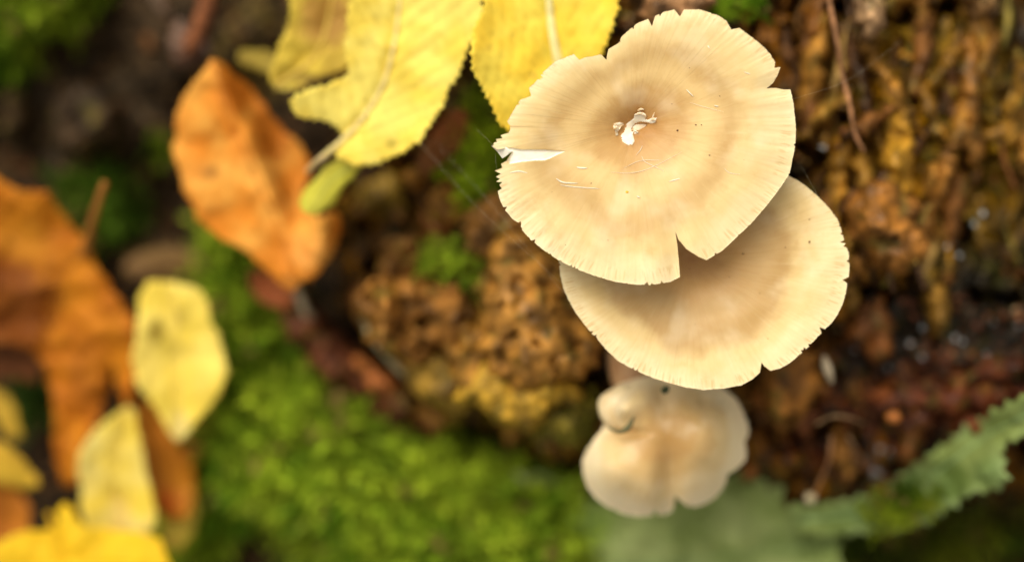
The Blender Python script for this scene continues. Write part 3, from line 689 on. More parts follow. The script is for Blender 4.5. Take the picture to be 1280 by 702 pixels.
# neck and rounded knob of young flesh on its upper left side
V, F = tube(pxpath([(780, 440, 5.2), (790, 462, 4.6), (800, 490, 4.1), (815, 520, 3.9)], 14), np.interp(np.linspace(0, 1, 14), [0, .4, .75, 1], [.5, .62, .6, .2]), 20)
mesh_obj('neck', V, F, m_plain('neck_skin', (.34, .18, .08), .55, .2, 3, .1, c2=(.42, .25, .12)), mush3, loc=(0, 0, 0))
def lump(parent, name, px, py, d, rx, ry, rz, mt, seed=0, ang=0):
    u = np.linspace(0, np.pi, 15); v = np.linspace(0, 2 * np.pi, 24, endpoint=False); U, W = np.meshgrid(u, v, indexing='ij')
    r = 1 + .14 * fbm(U * 2 + seed, np.cos(W) * 1.5 + seed, 2, seed) * np.sin(U)
    x = rx * r * np.sin(U) * np.cos(W); y = ry * r * np.sin(U) * np.sin(W); z = rz * r * np.cos(U)
    ca, sa = math.cos(ang), math.sin(ang); x, y = x * ca - y * sa, x * sa + y * ca
    ox, oy, oz = XYZ(px, py, d); V = np.stack([x + float(ox), y + float(oy), z + float(oz)], -1).reshape(-1, 3)
    F = []
    for i in range(14):
        for k in range(24): F.append((i * 24 + k, (i + 1) * 24 + k, (i + 1) * 24 + (k + 1) % 24, i * 24 + (k + 1) % 24))
    return mesh_obj(name, V, F, mt, parent, loc=(0, 0, 0))
M_knob = m_plain('young_flesh', (.76, .62, .38), .4, .2, 1.0, .15, c2=(.60, .42, .2))
lump(mush3, 'knob', 778, 509, 3.30, .60, .58, .36, M_knob, 2, .5)
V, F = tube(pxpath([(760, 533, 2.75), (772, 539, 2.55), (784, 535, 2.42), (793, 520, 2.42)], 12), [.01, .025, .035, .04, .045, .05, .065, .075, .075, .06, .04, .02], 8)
mesh_obj('crease_shade_strip', V, F, m_plain('crease_shade', (.13, .12, .05), .7, .3, 9), mush3, loc=(0, 0, 0))  # raised dark tube paints the shade inside the slit by the knob
V, F = tube(pxpath([(829, 489, 2.6), (835, 484, 2.3)], 6), [.05, .09, .1, .09, .07, .03], 8)
tag(mesh_obj('moss_sprig', V, F, m_plain('dark_moss', (.04, .06, .02), .7, .3, 9)), 'tiny dark moss sprig caught between the middle and smallest caps', 'moss')

# specks and scratches on the two big caps
def cap_surface(px, py, which):
    if which == 1: r = math.hypot(px - 793, py - 158) / 190.; return float(z1(px, py, min(r, 1)))
    r = math.hypot(px - 862, py - 322) / 180.; return 1.0 + float(z2(px, py, min(r, 1)))
def specks(parent, which, lst, mt, name):
    VV = []; FF = []; n = 0
    for px, py, rr in lst:
        x, y, z = XYZ(px, py, cap_surface(px, py, which) - .012)
        for a in range(8):
            t = a * math.pi / 4; q = rr * .019 * random.uniform(.7, 1.2); VV.append((float(x) + q * math.cos(t), float(y) + q * math.sin(t) * .8, float(z) - .03))
        VV.append((float(x), float(y), float(z) + .012))
        for a in range(8): FF.append((n + a, n + (a + 1) % 8, n + 8))
        n += 9
    tag(mesh_obj(name, np.array(VV), FF, mt, parent, loc=(0, 0, 0)), kind='stuff')
specks(mush1, 1, [(847, 163, 1.6), (739, 229, 1.4), (686, 228, 0), (825, 46, 1.2), (773, 143, .8), (707, 306, 1.3), (862, 85, 1.6), (870, 156, 1.3), (877, 156, 1), (887, 194, 1.4), (840, 130, .7), (900, 120, .8), (690, 240, .7), (720, 140, .7), (760, 300, .8), (793, 350, 1), (640, 265, .9), (735, 90, .8), (930, 200, .7)], M_speck, 'dark_specks')
specks(mush2, 2, [(929, 317, 1.5), (862, 336, 1.4), (833, 395, 1.4), (869, 405, 1.9), (831, 430, 1.7), (753, 379, 1.3), (1012, 302, 1.4), (1012, 274, 1), (982, 309, 1), (912, 346, .8), (876, 409, 1.2), (822, 399, .9), (950, 366, .7), (960, 423, .7), (740, 365, 1)], M_speck, 'dark_specks')
specks(mush1, 1, [(784, 240, 2.2)], m_plain('yellow_speck', (.75, .45, .02), .5), 'yellow_speck')
# pale hyphal scratches lying on the cap
def scratch(pts, r):
    P = [(x, y, cap_surface(x, y, 1) - .006) for x, y in pts]; Q = pxpath(P, 4 * len(pts)); t = np.linspace(0, 1, len(Q))
    return tube(Q, r * np.sin(np.pi * np.clip(t, .04, .96)) ** .5, 5)
sv, sf, n = [], [], 0
for pts, r in [([(695, 223), (704, 228), (722, 229)], .017), ([(700, 231), (712, 233), (738, 235), (750, 236)], .010), ([(721, 209), (727, 210), (734, 210)], .022), ([(637, 216), (648, 214), (659, 216)], .016),
               ([(802, 195), (806, 202), (818, 208), (830, 214)], .006), ([(858, 112), (862, 116), (867, 121)], .012), ([(893, 132), (898, 133)], .014), ([(930, 90), (938, 93)], .010), ([(885, 57), (887, 61)], .014),
               ([(836, 227), (843, 225), (850, 223)], .015), ([(795, 194), (800, 188), (803, 182)], .006), ([(762, 215), (790, 216), (815, 209), (852, 190)], .005), ([(796, 245), (800, 247)], .014),
               ([(780, 210), (800, 201), (826, 200)], .005), ([(862, 128), (878, 133), (905, 140)], .004), ([(700, 150), (716, 158), (725, 170)], .004), ([(905, 210), (912, 216), (926, 218)], .006)]:
    V, F = scratch(pts, r); sv.append(V); sf += [tuple(i + n for i in q) for q in F]; n += len(V)
tag(mesh_obj('pale_scratches', np.vstack(sv), sf, M_speckw, mush1, loc=(0, 0, 0)), kind='stuff')
# curled shreds around the scar
lump(mush1, 'scar_shred', 766.5 + 3, 160, .42, .055, .045, .05, M_scar, 3, .6)
for pts, r in [([(814.5, 149), (817, 144), (818, 140.5)], .018), ([(797, 138.5), (801, 136.5), (805, 137)], .03), ([(793, 144), (800, 141.5), (806, 144), (807, 148)], .035), ([(774, 162), (776, 158), (780, 155.5)], .018), ([(812, 150), (817, 149), (820, 151)], .03), ([(791, 161), (793, 163), (798, 165)], .025)]:
    P = [(x, y, cap_surface(x, y, 1) - .08) for x, y in pts]; Q = pxpath(P, 10); V, F = tube(Q, r * np.sin(np.pi * np.linspace(.15, .92, 10)), 8)
    mesh_obj('scar_shred', V, F, M_scar, mush1, loc=(0, 0, 0))

# ------------------------------------------------------------------ leaves
def serrate(poly, tooth, amp, seed, it=1, skip=None):
    P = resample(smooth_poly(poly, it), tooth / 3., True); n = len(P); out = []
    P = P + 5.5 * np.stack([fbm(P[:, 0] / 22., P[:, 1] / 22., 3, seed * 1.9), fbm(P[:, 0] / 22., P[:, 1] / 22., 3, seed * 1.9 + 50)], 1)
    nxt = np.roll(P, -1, 0) - np.roll(P, 1, 0); nn = np.stack([nxt[:, 1], -nxt[:, 0]], 1); nn /= np.linalg.norm(nn, axis=1)[:, None] + 1e-9
    area = np.sum(P[:, 0] * np.roll(P[:, 1], -1) - np.roll(P[:, 0], -1) * P[:, 1]); sgn = 1 if area > 0 else -1
    r = np.random.default_rng(seed)
    for i in range(n):
        a = [amp, -amp * .5, -amp * .1][i % 3] * r.uniform(.5, 1.2)
        if skip is not None and skip(*P[i]): a *= .1
        out.append(tuple(P[i] + nn[i] * sgn * a + r.normal(0, amp * .12, 2)))
    return out
def leaf(name, label, poly, d0, col, mid=None, tooth=9, amp=2.2, seed=1, curl=.3, tilt=(0, 0), wav=.2, col2=None, veins=26, vang=45, marks=(), step=6, dfun=None, midcol=None, midr=.05, group=None, extra=None, veinh=.05, vtint=.18):
    cx, cy = np.mean(np.array(poly), 0)
    ol = serrate(poly, tooth, amp, seed)
    span = max(np.ptp(np.array(poly)[:, 0]), np.ptp(np.array(poly)[:, 1]))
    def vein(px, py):
        if mid is None: return np.zeros_like(px)
        m = np.array(mid, float); (x0, y0), (x1, y1) = m[0], m[-1]; L = math.hypot(x1 - x0, y1 - y0); ux, uy = (x1 - x0) / L, (y1 - y0) / L
        a = (px - x0) * ux + (py - y0) * uy; b = edist([tuple(q) for q in m], px, py, False)
        ph = (a - b / math.tan(math.radians(vang)) + 3 * fbm(px / 40., py / 40., 2, seed)) / veins
        return (1 - np.clip(np.abs((ph - np.floor(ph)) - .5) * 2 / .35, 0, 1)) 
    def df(px, py):
        px = np.asarray(px, float); py = np.asarray(py, float)
        d = d0 + tilt[0] * (px - cx) / 100 + tilt[1] * (py - cy) / 100
        if mid is not None:
            b = edist(mid, px, py, False); d = d - curl * (b / (span * .3)) ** 2 + .12 * (1 - sstep(0, 14, b))
        else: d = d - curl * (np.hypot(px - cx, py - cy) / (span * .5)) ** 2
        d = d + wav * fbm(px / 55., py / 55., 3, seed * 1.7) + veinh * vein(px, py)
        if dfun is not None: d = d + dfun(px, py)
        return d
    P, F = cdt_fill(ol, step); D = df(P[:, 0], P[:, 1]); x, y, z = XYZ(P[:, 0], P[:, 1], D); V = np.stack([x, y, z], 1); F = orient_up(V, F)
    X, Y = P[:, 0], P[:, 1]; c = np.array(col)[None] * np.ones((len(P), 1))
    if col2 is not None: k = sstep(-.3, .35, fbm(X / 60., Y / 60., 4, seed * 2.3))[:, None]; c = c * (1 - k) + np.array(col2) * k
    k = vtint * vein(X, Y)[:, None]; c = c * (1 - k) + c * np.array([.75, .68, .5]) * k
    for mx, my, rx, ry, mc, ms in marks:
        q = np.hypot((X - mx) / rx, (Y - my) / ry) + .35 * fbm(X / 14., Y / 14., 2, mx); k = (ms * (1 - sstep(.5, 1.1, q)))[:, None]; c = c * (1 - k) + np.array(mc) * k
    n = len(V); FF = list(F) + [tuple(i + n for i in f[::-1]) for f in F] + [(b, a, a + n, b + n) for a, b in border(F)]
    base = tuple(float(q) for q in XYZ(cx, cy, d0 + .3)); t = empty(name, base, label, 'leaf', group)
    bl = mesh_obj('blade', np.vstack([V, V - [0, 0, .03]]), FF, M_leaf, t, cols=np.vstack([c, c]), loc=(0, 0, 0))
    if mid is not None:
        m = resample(bez(mid, 30), 6); dd = df(m[:, 0], m[:, 1]) - .03; x, y, z = XYZ(m[:, 0], m[:, 1], dd); nP = len(m)
        V, F = tube(np.stack([x, y, z], 1), np.linspace(midr * 1.3, midr * .5, nP), 8)
        mc = midcol if midcol is not None else tuple(q * .8 for q in col)
        mesh_obj('midrib', V, F, M_leaf, t, cols=np.array([mc] * len(V)), loc=(0, 0, 0))
    return t, df
def stalk(t, pts, r, col, n=16, name='stalk'):
    V, F = tube(pxpath(pts, n), np.linspace(r, r * .75, n), 9); mesh_obj(name, V, F, M_leaf, t, cols=np.array([col] * len(V)), loc=(0, 0, 0))

YEL = (.80, .66, .11); YEL2 = (.90, .76, .17); G1 = 'autumn leaves fallen around the stump'
tA, _ = leaf('yellow_leaf', 'large bright yellow toothed leaf with pale midrib, left of the biggest mushroom', [(603, -90), (606, 10), (592, 50), (583, 68), (572, 92), (560, 108), (558, 125), (540, 154), (519, 184), (479, 203), (444, 207), (415, 199), (430, 170), (426, 158), (402, 151), (368, 145), (360, 126), (385, 113), (418, 102), (438, 92), (430, 70), (436, 20), (428, -90)],
     3.6, YEL2, [(398, 201), (425, 178), (452, 150), (478, 108), (492, 60), (500, 0), (505, -80)], 11, 2.6, 3, .55, (-.2, .15), .16, (.88, .68, .10), 24, 40, [(490, 178, 10, 8, (.4, .3, .04), .7), (545, 60, 7, 9, (.6, .45, .07), .5), (470, 20, 8, 6, (.55, .42, .08), .5)], 5, midcol=(.82, .68, .28), midr=.065, group=G1, veinh=.06, vtint=.30)
stalk(tA, [(405, 196, 3.8), (396, 202, 4.1), (384, 214, 4.8)], .085, (.72, .56, .28))
leaf('yellow_leaf', 'yellow leaf with brown dry patch at the top, behind the large toothed leaf', [(368, -70), (362, 20), (352, 50), (340, 80), (333, 103), (350, 116), (385, 106), (430, 88), (465, 60), (470, -70)], 5.0, (.72, .54, .07), [(345, 108), (400, 60), (425, -60)], 12, 2, 5, .3, (0, 0), .3, (.6, .42, .06), 26, 45,
     [(408, 22, 42, 42, (.42, .22, .05), .9), (395, 100, 40, 7, (.12, .06, .02), .8), (350, 112, 20, 10, (.6, .5, .12), .6)], 6, midcol=(.7, .5, .1), midr=.06, group=G1)
leaf('yellow_leaf', 'dim yellowish leaf strip reaching left above the orange leaf', [(300, 60), (340, 66), (380, 80), (370, 95), (330, 90), (295, 78)], 6.8, (.38, .28, .04), None, 10, 2, 6, .2, (0, 0), .3, (.25, .17, .03), step=7, group=G1)
leaf('yellow_leaf', 'small rounded yellow-green leaf hanging off the stalk of the large yellow leaf', [(452, 206), (430, 199), (408, 207), (388, 226), (376, 248), (378, 264), (392, 270), (410, 262), (424, 246), (430, 228), (445, 216)], 4.2, (.58, .54, .06), [(440, 207), (412, 228), (390, 262)], 12, 1, 7, -.35, (.1, .3), .12, (.70, .62, .10), 14, 45, group=G1, midr=.03, midcol=(.6, .6, .12))
leaf('yellow_leaf', 'golden yellow toothed leaf directly behind the upper left rim of the biggest cap', [(775, -80), (775, 0), (765, 40), (752, 70), (740, 110), (700, 150), (660, 168), (635, 165), (622, 150), (612, 125), (602, 108), (590, 90), (588, 60), (596, 25), (608, 0), (610, -80)], 2.7, (.90, .64, .06), [(708, 110), (696, 70), (688, 20), (682, -70)], 10, 2.4, 8, .4, (.1, -.1), .15, (.90, .72, .10), 20, 35,
     [(640, 45, 5, 5, (.6, .4, .06), .6), (665, 95, 7, 6, (.6, .4, .06), .5), (610, 60, 6, 4, (.6, .4, .06), .5)], 5, midcol=(.86, .78, .36), midr=.12, group=G1, vtint=.3)
def foldE(px, py):       # ridge running down the leaf, right-hand side falls away
    s = (px - 265) * .55 - (py - 80) * -.0
    line = 268 + (py - 80) * .42
    d = .0 + np.where(px > line, np.minimum((px - line) * .04, 1.3), (line - px) * .010)
    return d - 1.9 * np.exp(-((px - 402) / 24.) ** 2 - ((py - 300) / 45.) ** 2)
ORA = (.74, .25, .022)
leaf('orange_leaf', 'orange folded leaf with brown spot, left of the large yellow leaf', [(262, 72), (245, 100), (228, 122), (219, 150), (216, 190), (228, 232), (242, 262), (262, 288), (300, 310), (330, 335), (352, 356), (366, 366), (378, 350), (388, 352), (404, 336), (420, 312), (428, 282), (420, 262), (404, 272), (384, 262), (378, 240), (392, 205), (372, 175), (350, 158), (325, 125), (298, 95), (275, 76)],
     5.6, ORA, [(268, 78), (285, 140), (320, 220), (350, 290), (368, 352)], 10, 1.6, 9, .1, (0, .1), .35, (.84, .40, .07), 26, 50, [(262, 216, 13, 11, (.40, .16, .03), .8), (340, 150, 34, 70, (.46, .13, .008), .9), (295, 112, 30, 34, (.48, .13, .008), .9), (385, 315, 30, 30, (.80, .36, .08), .6), (365, 350, 20, 10, (.5, .2, .04), .6)], 5, dfun=foldE, midcol=(.62, .24, .035), midr=.04, group=G1)  # dark orange marks paint shade beside the fold; the brown spot is pigment
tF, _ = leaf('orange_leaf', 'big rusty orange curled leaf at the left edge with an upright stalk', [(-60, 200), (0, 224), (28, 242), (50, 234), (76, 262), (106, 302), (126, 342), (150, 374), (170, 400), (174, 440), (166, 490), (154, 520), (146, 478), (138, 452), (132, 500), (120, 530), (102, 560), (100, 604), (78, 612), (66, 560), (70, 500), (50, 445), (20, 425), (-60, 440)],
     8.4, (.44, .13, .006), [(110, 300), (80, 350), (60, 420)], 14, 1.6, 10, .1, (-.5, .3), .8, (.56, .20, .009), 30, 50, [(10, 380, 75, 80, (.17, .045, .006), .9), (30, 300, 40, 30, (.5, .2, .012), .6), (110, 470, 30, 60, (.34, .10, .006), .6)], 6, midcol=(.4, .15, .02), midr=.05, group=G1)  # first, darkest mark paints the shade over the leaf's left part
stalk(tF, [(106, 318, 7.9), (112, 290, 7.0), (122, 255, 6.2), (131, 228, 5.8)], .13, (.36, .15, .03))
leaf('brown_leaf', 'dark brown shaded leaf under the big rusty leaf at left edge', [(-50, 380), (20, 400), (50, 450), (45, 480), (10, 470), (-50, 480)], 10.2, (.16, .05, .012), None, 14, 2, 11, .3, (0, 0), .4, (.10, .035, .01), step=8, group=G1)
leaf('pale_yellow_leaf', 'pale yellow leaf with two dark spots, right of the rusty leaf', [(176, 352), (208, 350), (256, 362), (260, 395), (278, 428), (284, 470), (268, 505), (242, 530), (222, 556), (206, 532), (196, 508), (168, 482), (164, 440), (174, 400)], 7.6, (.84, .64, .09), [(215, 355), (222, 440), (222, 540)], 12, 1.6, 12, .35, (.1, .1), .3, (.88, .70, .15), 24, 45,
     [(196, 414, 14, 18, (.35, .24, .03), .95), (226, 398, 12, 16, (.42, .3, .04), .85), (225, 535, 12, 22, (.85, .7, .35), .5)], 6, group=G1, midcol=(.78, .62, .16), midr=.04)
leaf('pale_yellow_leaf', 'pale yellow leaf below the spotted one, standing over the bottom leaf', [(166, 504), (140, 520), (112, 540), (97, 572), (100, 612), (108, 668), (150, 680), (196, 672), (192, 630), (184, 590), (174, 545)], 8.0, (.76, .56, .06), [(160, 512), (140, 600), (150, 672)], 12, 1.6, 13, .4, (-.1, 0), .35, (.80, .66, .2), 24, 45, [(150, 650, 14, 40, (.66, .42, .12), .5)], 6, group=G1, midcol=(.75, .58, .13), midr=.04)
leaf('brown_leaf', 'orange brown leaf between the two pale yellow leaves', [(160, 488), (200, 508), (216, 545), (236, 568), (245, 600), (240, 648), (205, 650), (190, 622), (178, 560)], 8.8, (.44, .15, .01), [(172, 500), (200, 570), (215, 645)], 12, 1.6, 14, -.3, (0, 0), .4, (.52, .19, .01), 24, 45, [(208, 628, 18, 20, (.55, .09, .01), .7)], 6, group=G1)
leaf('brown_leaf', 'small russet leaf tip behind the spotted pale yellow leaf', [(225, 540), (250, 515), (264, 512), (266, 550), (250, 580), (232, 575)], 9.4, (.42, .13, .02), None, 12, 1.6, 15, .3, (0, 0), .3, (.3, .1, .015), step=7, group=G1)
leaf('yellow_leaf', 'deep yellow leaf along the bottom left corner', [(-60, 705), (0, 676), (40, 662), (72, 658), (74, 632), (88, 628), (100, 658), (150, 662), (195, 668), (212, 690), (218, 800), (-60, 800)], 7.4, (.74, .46, .012), [(60, 640), (80, 700), (80, 790)], 14, 2, 16, .2, (0, -.3), .3, (.82, .54, .02), 26, 45, step=7, group=G1, midcol=(.7, .42, .015))
leaf('yellow_leaf', 'ochre yellow leaf poking in at the left edge above the corner leaf', [(-60, 535), (0, 552), (30, 574), (56, 604), (30, 614), (0, 602), (-60, 600)], 8.6, (.66, .42, .04), None, 12, 1.6, 17, .3, (0, .6), .3, (.55, .32, .03), step=7, group=G1)
leaf('orange_leaf', 'dark orange leaf at the left edge below the ochre one', [(-60, 598), (0, 600), (30, 618), (42, 645), (28, 684), (0, 690), (-60, 690)], 9.4, (.46, .16, .015), None, 12, 1.6, 18, .3, (0, 0), .4, (.36, .11, .012), step=7, group=G1)
leaf('yellow_leaf', 'narrow dull yellow leaf strip at the left edge near the mossy gap', [(-40, 470), (0, 486), (22, 515), (26, 548), (10, 545), (-10, 515), (-40, 505)], 10, (.48, .30, .03), None, 12, 1.4, 19, .2, (0, 0), .3, step=7, group=G1)
leaf('pale_yellow_leaf', 'yellowish leaf tip just right of the orange brown leaf', [(198, 655), (226, 628), (245, 606), (246, 650), (232, 684), (205, 690)], 9.2, (.60, .45, .06), None, 12, 1.6, 20, .3, (0, 0), .3, (.5, .3, .03), step=7, group=G1)
leaf('brown_leaf', 'tan dead leaf scrap above the spotted pale yellow leaf', [(150, 330), (185, 310), (225, 308), (255, 325), (262, 350), (215, 345), (165, 352)], 10.2, (.20, .12, .03), None, 12, 1.6, 21, .3, (0, 0), .4, (.2, .11, .04), step=7, group=G1)
leaf('brown_leaf', 'reddish brown leaf scrap lying between the yellow leaves', [(520, 200), (545, 160), (572, 130), (590, 150), (575, 185), (552, 205), (528, 225)], 6.0, (.34, .11, .03), None, 10, 1.6, 22, .3, (0, 0), .3, (.2, .08, .025), step=5, group=G1)
leaf('brown_leaf', 'dark russet leaf scrap under the lower tip of the orange leaf', [(318, 330), (350, 348), (372, 362), (360, 388), (325, 378), (308, 350)], 8.4, (.36, .10, .03), None, 10, 1.6, 23, .3, (0, 0), .3, (.22, .08, .025), step=6, group=G1)
# fresh green leaves
GR = (.22, .28, .08); GR2 = (.34, .40, .15); G2 = 'fresh green toothed leaves below the mushrooms'
leaf('green_leaf', 'broad pale green toothed leaf directly below the smallest mushroom', [(560, 640), (600, 605), (660, 588), (700, 600), (740, 625), (790, 640), (850, 628), (905, 592), (940, 586), (960, 590), (985, 615), (975, 640), (1020, 640), (1050, 668), (1060, 800), (600, 800)], 8.0, GR, [(620, 700), (800, 705), (960, 690), (1050, 680)], 30, 6, 24, .1, (-.5, .4), .8, GR2, 46, 45, [(720, 660, 60, 40, (.20, .32, .04), .6), (1000, 680, 60, 30, (.10, .16, .03), .6)], step=8, group=G2, midcol=(.26, .36, .14), midr=.05, vtint=.25)
leaf('green_leaf', 'narrow jagged green leaf rising to the right edge over rusty crumbs', [(985, 632), (1030, 628), (1080, 620), (1110, 612), (1150, 575), (1190, 548), (1222, 528), (1262, 500), (1340, 470), (1340, 535), (1275, 546), (1245, 562), (1262, 590), (1254, 612), (1215, 615), (1180, 640), (1150, 660), (1100, 665), (1040, 670), (990, 665)], 6.3, GR, [(1000, 650), (1090, 636), (1170, 590), (1240, 540), (1310, 505)], 20, 5.5, 25, .1, (.0, .2), .9, (.25, .33, .12), 34, 45, [(1110, 640, 50, 26, (.06, .11, .012), .8), (1190, 600, 30, 30, (.09, .15, .025), .7), (1050, 650, 30, 20, (.10, .15, .03), .6), (1235, 590, 22, 22, (.12, .19, .05), .6)], dfun=lambda a, b: -1.9 * sstep(1170, 1285, a) - .3 * sstep(1100, 1180, a), step=7, group=G2, midcol=(.26, .38, .16), midr=.04, vtint=.25)

# ------------------------------------------------------------------ twigs, roots, bark strip
def twig(name, label, cat, pts, r0, r1, col, n=30, rough=.2, seed=1):
    P = pxpath(pts, n); rr = np.linspace(r0, r1, n) * (1 + rough * np.random.default_rng(seed).normal(0, .5, n)); V, F = tube(P, rr, 9)
    c = np.array(col) * (.7 + .5 * np.random.default_rng(seed).random((len(V), 1)))
    return tag(mesh_obj(name, V, F, M_wood, cols=c), label, cat)
twig('twig', 'pale grey broken twig leaning against the crumbly wood chunk', 'twig', [(455, 395, 6.0), (472, 430, 6.3), (498, 460, 6.9), (530, 490, 8)], .13, .08, (.45, .36, .2), seed=2)
twig('twig', 'short pale twig end beside the lower tip of the orange leaf', 'twig', [(372, 362, 7.5), (380, 385, 7.8), (395, 405, 8.6)], .13, .1, (.42, .34, .22), seed=3)
twig('twig', 'reddish brown twig at the top edge left of the yellow leaves', 'twig', [(262, -20, 7.0), (255, 20, 7.4), (240, 55, 8), (225, 75, 9)], .28, .2, (.28, .10, .04), seed=4)
twig('twig', 'thick grey brown twig stub beside the reddish twig at the top', 'twig', [(232, 30, 8), (225, 55, 8.2), (235, 72, 8.6), (262, 60, 8.8)], .3, .25, (.17, .10, .07), seed=5)
twig('twig', 'pinkish grey splinter of wood at the top edge near the left moss', 'twig', [(192, -15, 7.6), (202, 8, 7.9), (210, 22, 8.4)], .22, .1, (.33, .22, .15), seed=6)
twig('root', 'long thin reddish root hanging down the stump face beside the largest cap', 'root', [(1030, -30, 2.9), (1040, 20, 3.0), (1048, 60, 3.1), (1052, 90, 3.3), (1062, 130, 3.2), (1068, 165, 3.3), (1080, 190, 3.5)], .075, .045, (.42, .2, .09), 40, .15, 7)
def root(label, pts, r, col, seed): twig('root', label, 'root', pts, r, r * .5, col, 26, .1, seed)
root('fine arched rootlet above the orange crumb right of the smallest mushroom', [(1020, 530, 5.0), (1040, 520, 4.8), (1062, 522, 4.9), (1082, 530, 5.2)], .035, (.42, .25, .12), 8)
root('fine rootlet dropping towards the green leaf tip', [(1040, 545, 5.0), (1036, 575, 5.3), (1026, 600, 5.6), (1015, 622, 5.9)], .04, (.45, .22, .1), 9)
root('short curled rootlet among the rusty crumbs', [(1060, 545, 5.1), (1068, 560, 5.1), (1066, 578, 5.3)], .03, (.3, .18, .1), 10)
# bark strip sloping down from the orange leaf to the moss
bark = empty('bark_strip', tuple(map(float, XYZ(450, 460, 9))), 'reddish brown bark strip sloping along the upper edge of the moss', 'bark')
wood_chunk([(345, 385), (385, 378), (420, 420), (470, 455), (520, 490), (555, 525), (552, 550), (500, 540), (440, 500), (390, 460), (355, 415)], 8.4, .5, 2, 31.1, 'bark_plate', bark, col=(.14, .04, .014), rough=.5, tilt=(.2, .2))
wood_chunk([(430, 440), (470, 455), (505, 482), (495, 500), (455, 480)], 7.9, .3, 1, 33.1, 'bark_flake', bark, col=(.50, .16, .04), rough=.3, pit=.1)
st1 = wood_chunk([(60, 110), (110, 95), (150, 130), (150, 190), (110, 200), (65, 190)], 9.6, .6, 2, 34.1, 'wood_lump', None, col=(.05, .028, .012), rough=.6)
tag(st1, 'dull grey brown lump of wood in the dark gap right of the top left moss', 'wood lump')
st2 = wood_chunk([(5, 110), (30, 100), (40, 150), (30, 190), (0, 180)], 9.9, .4, 2, 35.1, 'wood_lump', None, col=(.06, .034, .014), rough=.6)
tag(st2, 'narrow brown wood lump at left edge under the moss', 'wood lump')
gr = mesh_obj('seed', *tube(pxpath([(1030, 445, 4.4), (1034, 460, 4.1), (1040, 478, 4.4)], 12), .13 * np.sin(np.pi * np.linspace(.12, .9, 12)), 10), m_plain('seed_husk', (.62, .5, .34), .5, .3, 5))
tag(gr, 'pale elongated seed husk just below the right rim of the middle cap', 'seed')
oc = lump(None, 'orange_crumb', 1117, 521, 5.0, .2, .16, .15, m_plain('orange_crumb', (.40, .13, .02), .5, .3, 5), 5); tag(oc, 'small bright orange crumb on the dark red soil', 'crumb')
oc = lump(None, 'pale_crumb', 1013, 622, 5.9, .16, .14, .14, m_plain('pale_crumb', (.6, .5, .3), .5, .3, 5), 6); tag(oc, 'pale round crumb at the green leaf beside the rootlet', 'crumb')

# ------------------------------------------------------------------ wet glints
k = 0
dm = lump(None, 'water_droplet', 640, 351, 0, .05, .05, .045, M_drop, 1); dmesh = dm.data; bpy.data.objects.remove(dm)
for (x0, y0, x1, y1, m_, where) in [(1150, 350, 1290, 450, 11, 'dark wet wood at the right edge'), (1180, 260, 1240, 340, 7, 'brown wood right of the hanging chunk'), (1080, 560, 1120, 600, 9, 'rusty crumbs above the jagged green leaf'), (1040, 150, 1080, 190, 3, 'wood by the end of the long root'),
        (1060, 400, 1180, 460, 7, 'dark wood right of the middle cap'), (1180, 170, 1200, 185, 1, 'ochre fibres near the upper right'), (1228, 650, 1240, 665, 1, 'moss at the lower right corner'), (1020, 160, 1060, 260, 3, 'wood just right of the biggest cap')]:
    for i in range(m_):
        px, py = random.uniform(x0, x1), random.uniform(y0, y1); d = float(min(stump_depth(px, py), ground_depth(px, py))) - .06
        o = bpy.data.objects.new('water_droplet', dmesh); COL.objects.link(o)
        s = random.uniform(.6, 1.7); x, y, z = XYZ(px, py, d); cx_, cy_, cz_ = XYZ(640, 351, 0)
        o.location = (float(x) - 0, float(y) - 0, float(z) - 0 - Z0 * 0); o.scale = (s, s, s)
        o.location = Vector(o.location) - Vector((0, 0, Z0)) * s
        tag(o, 'tiny water droplet glinting on the ' + where, 'droplet', 'water droplets on the rotten wood')

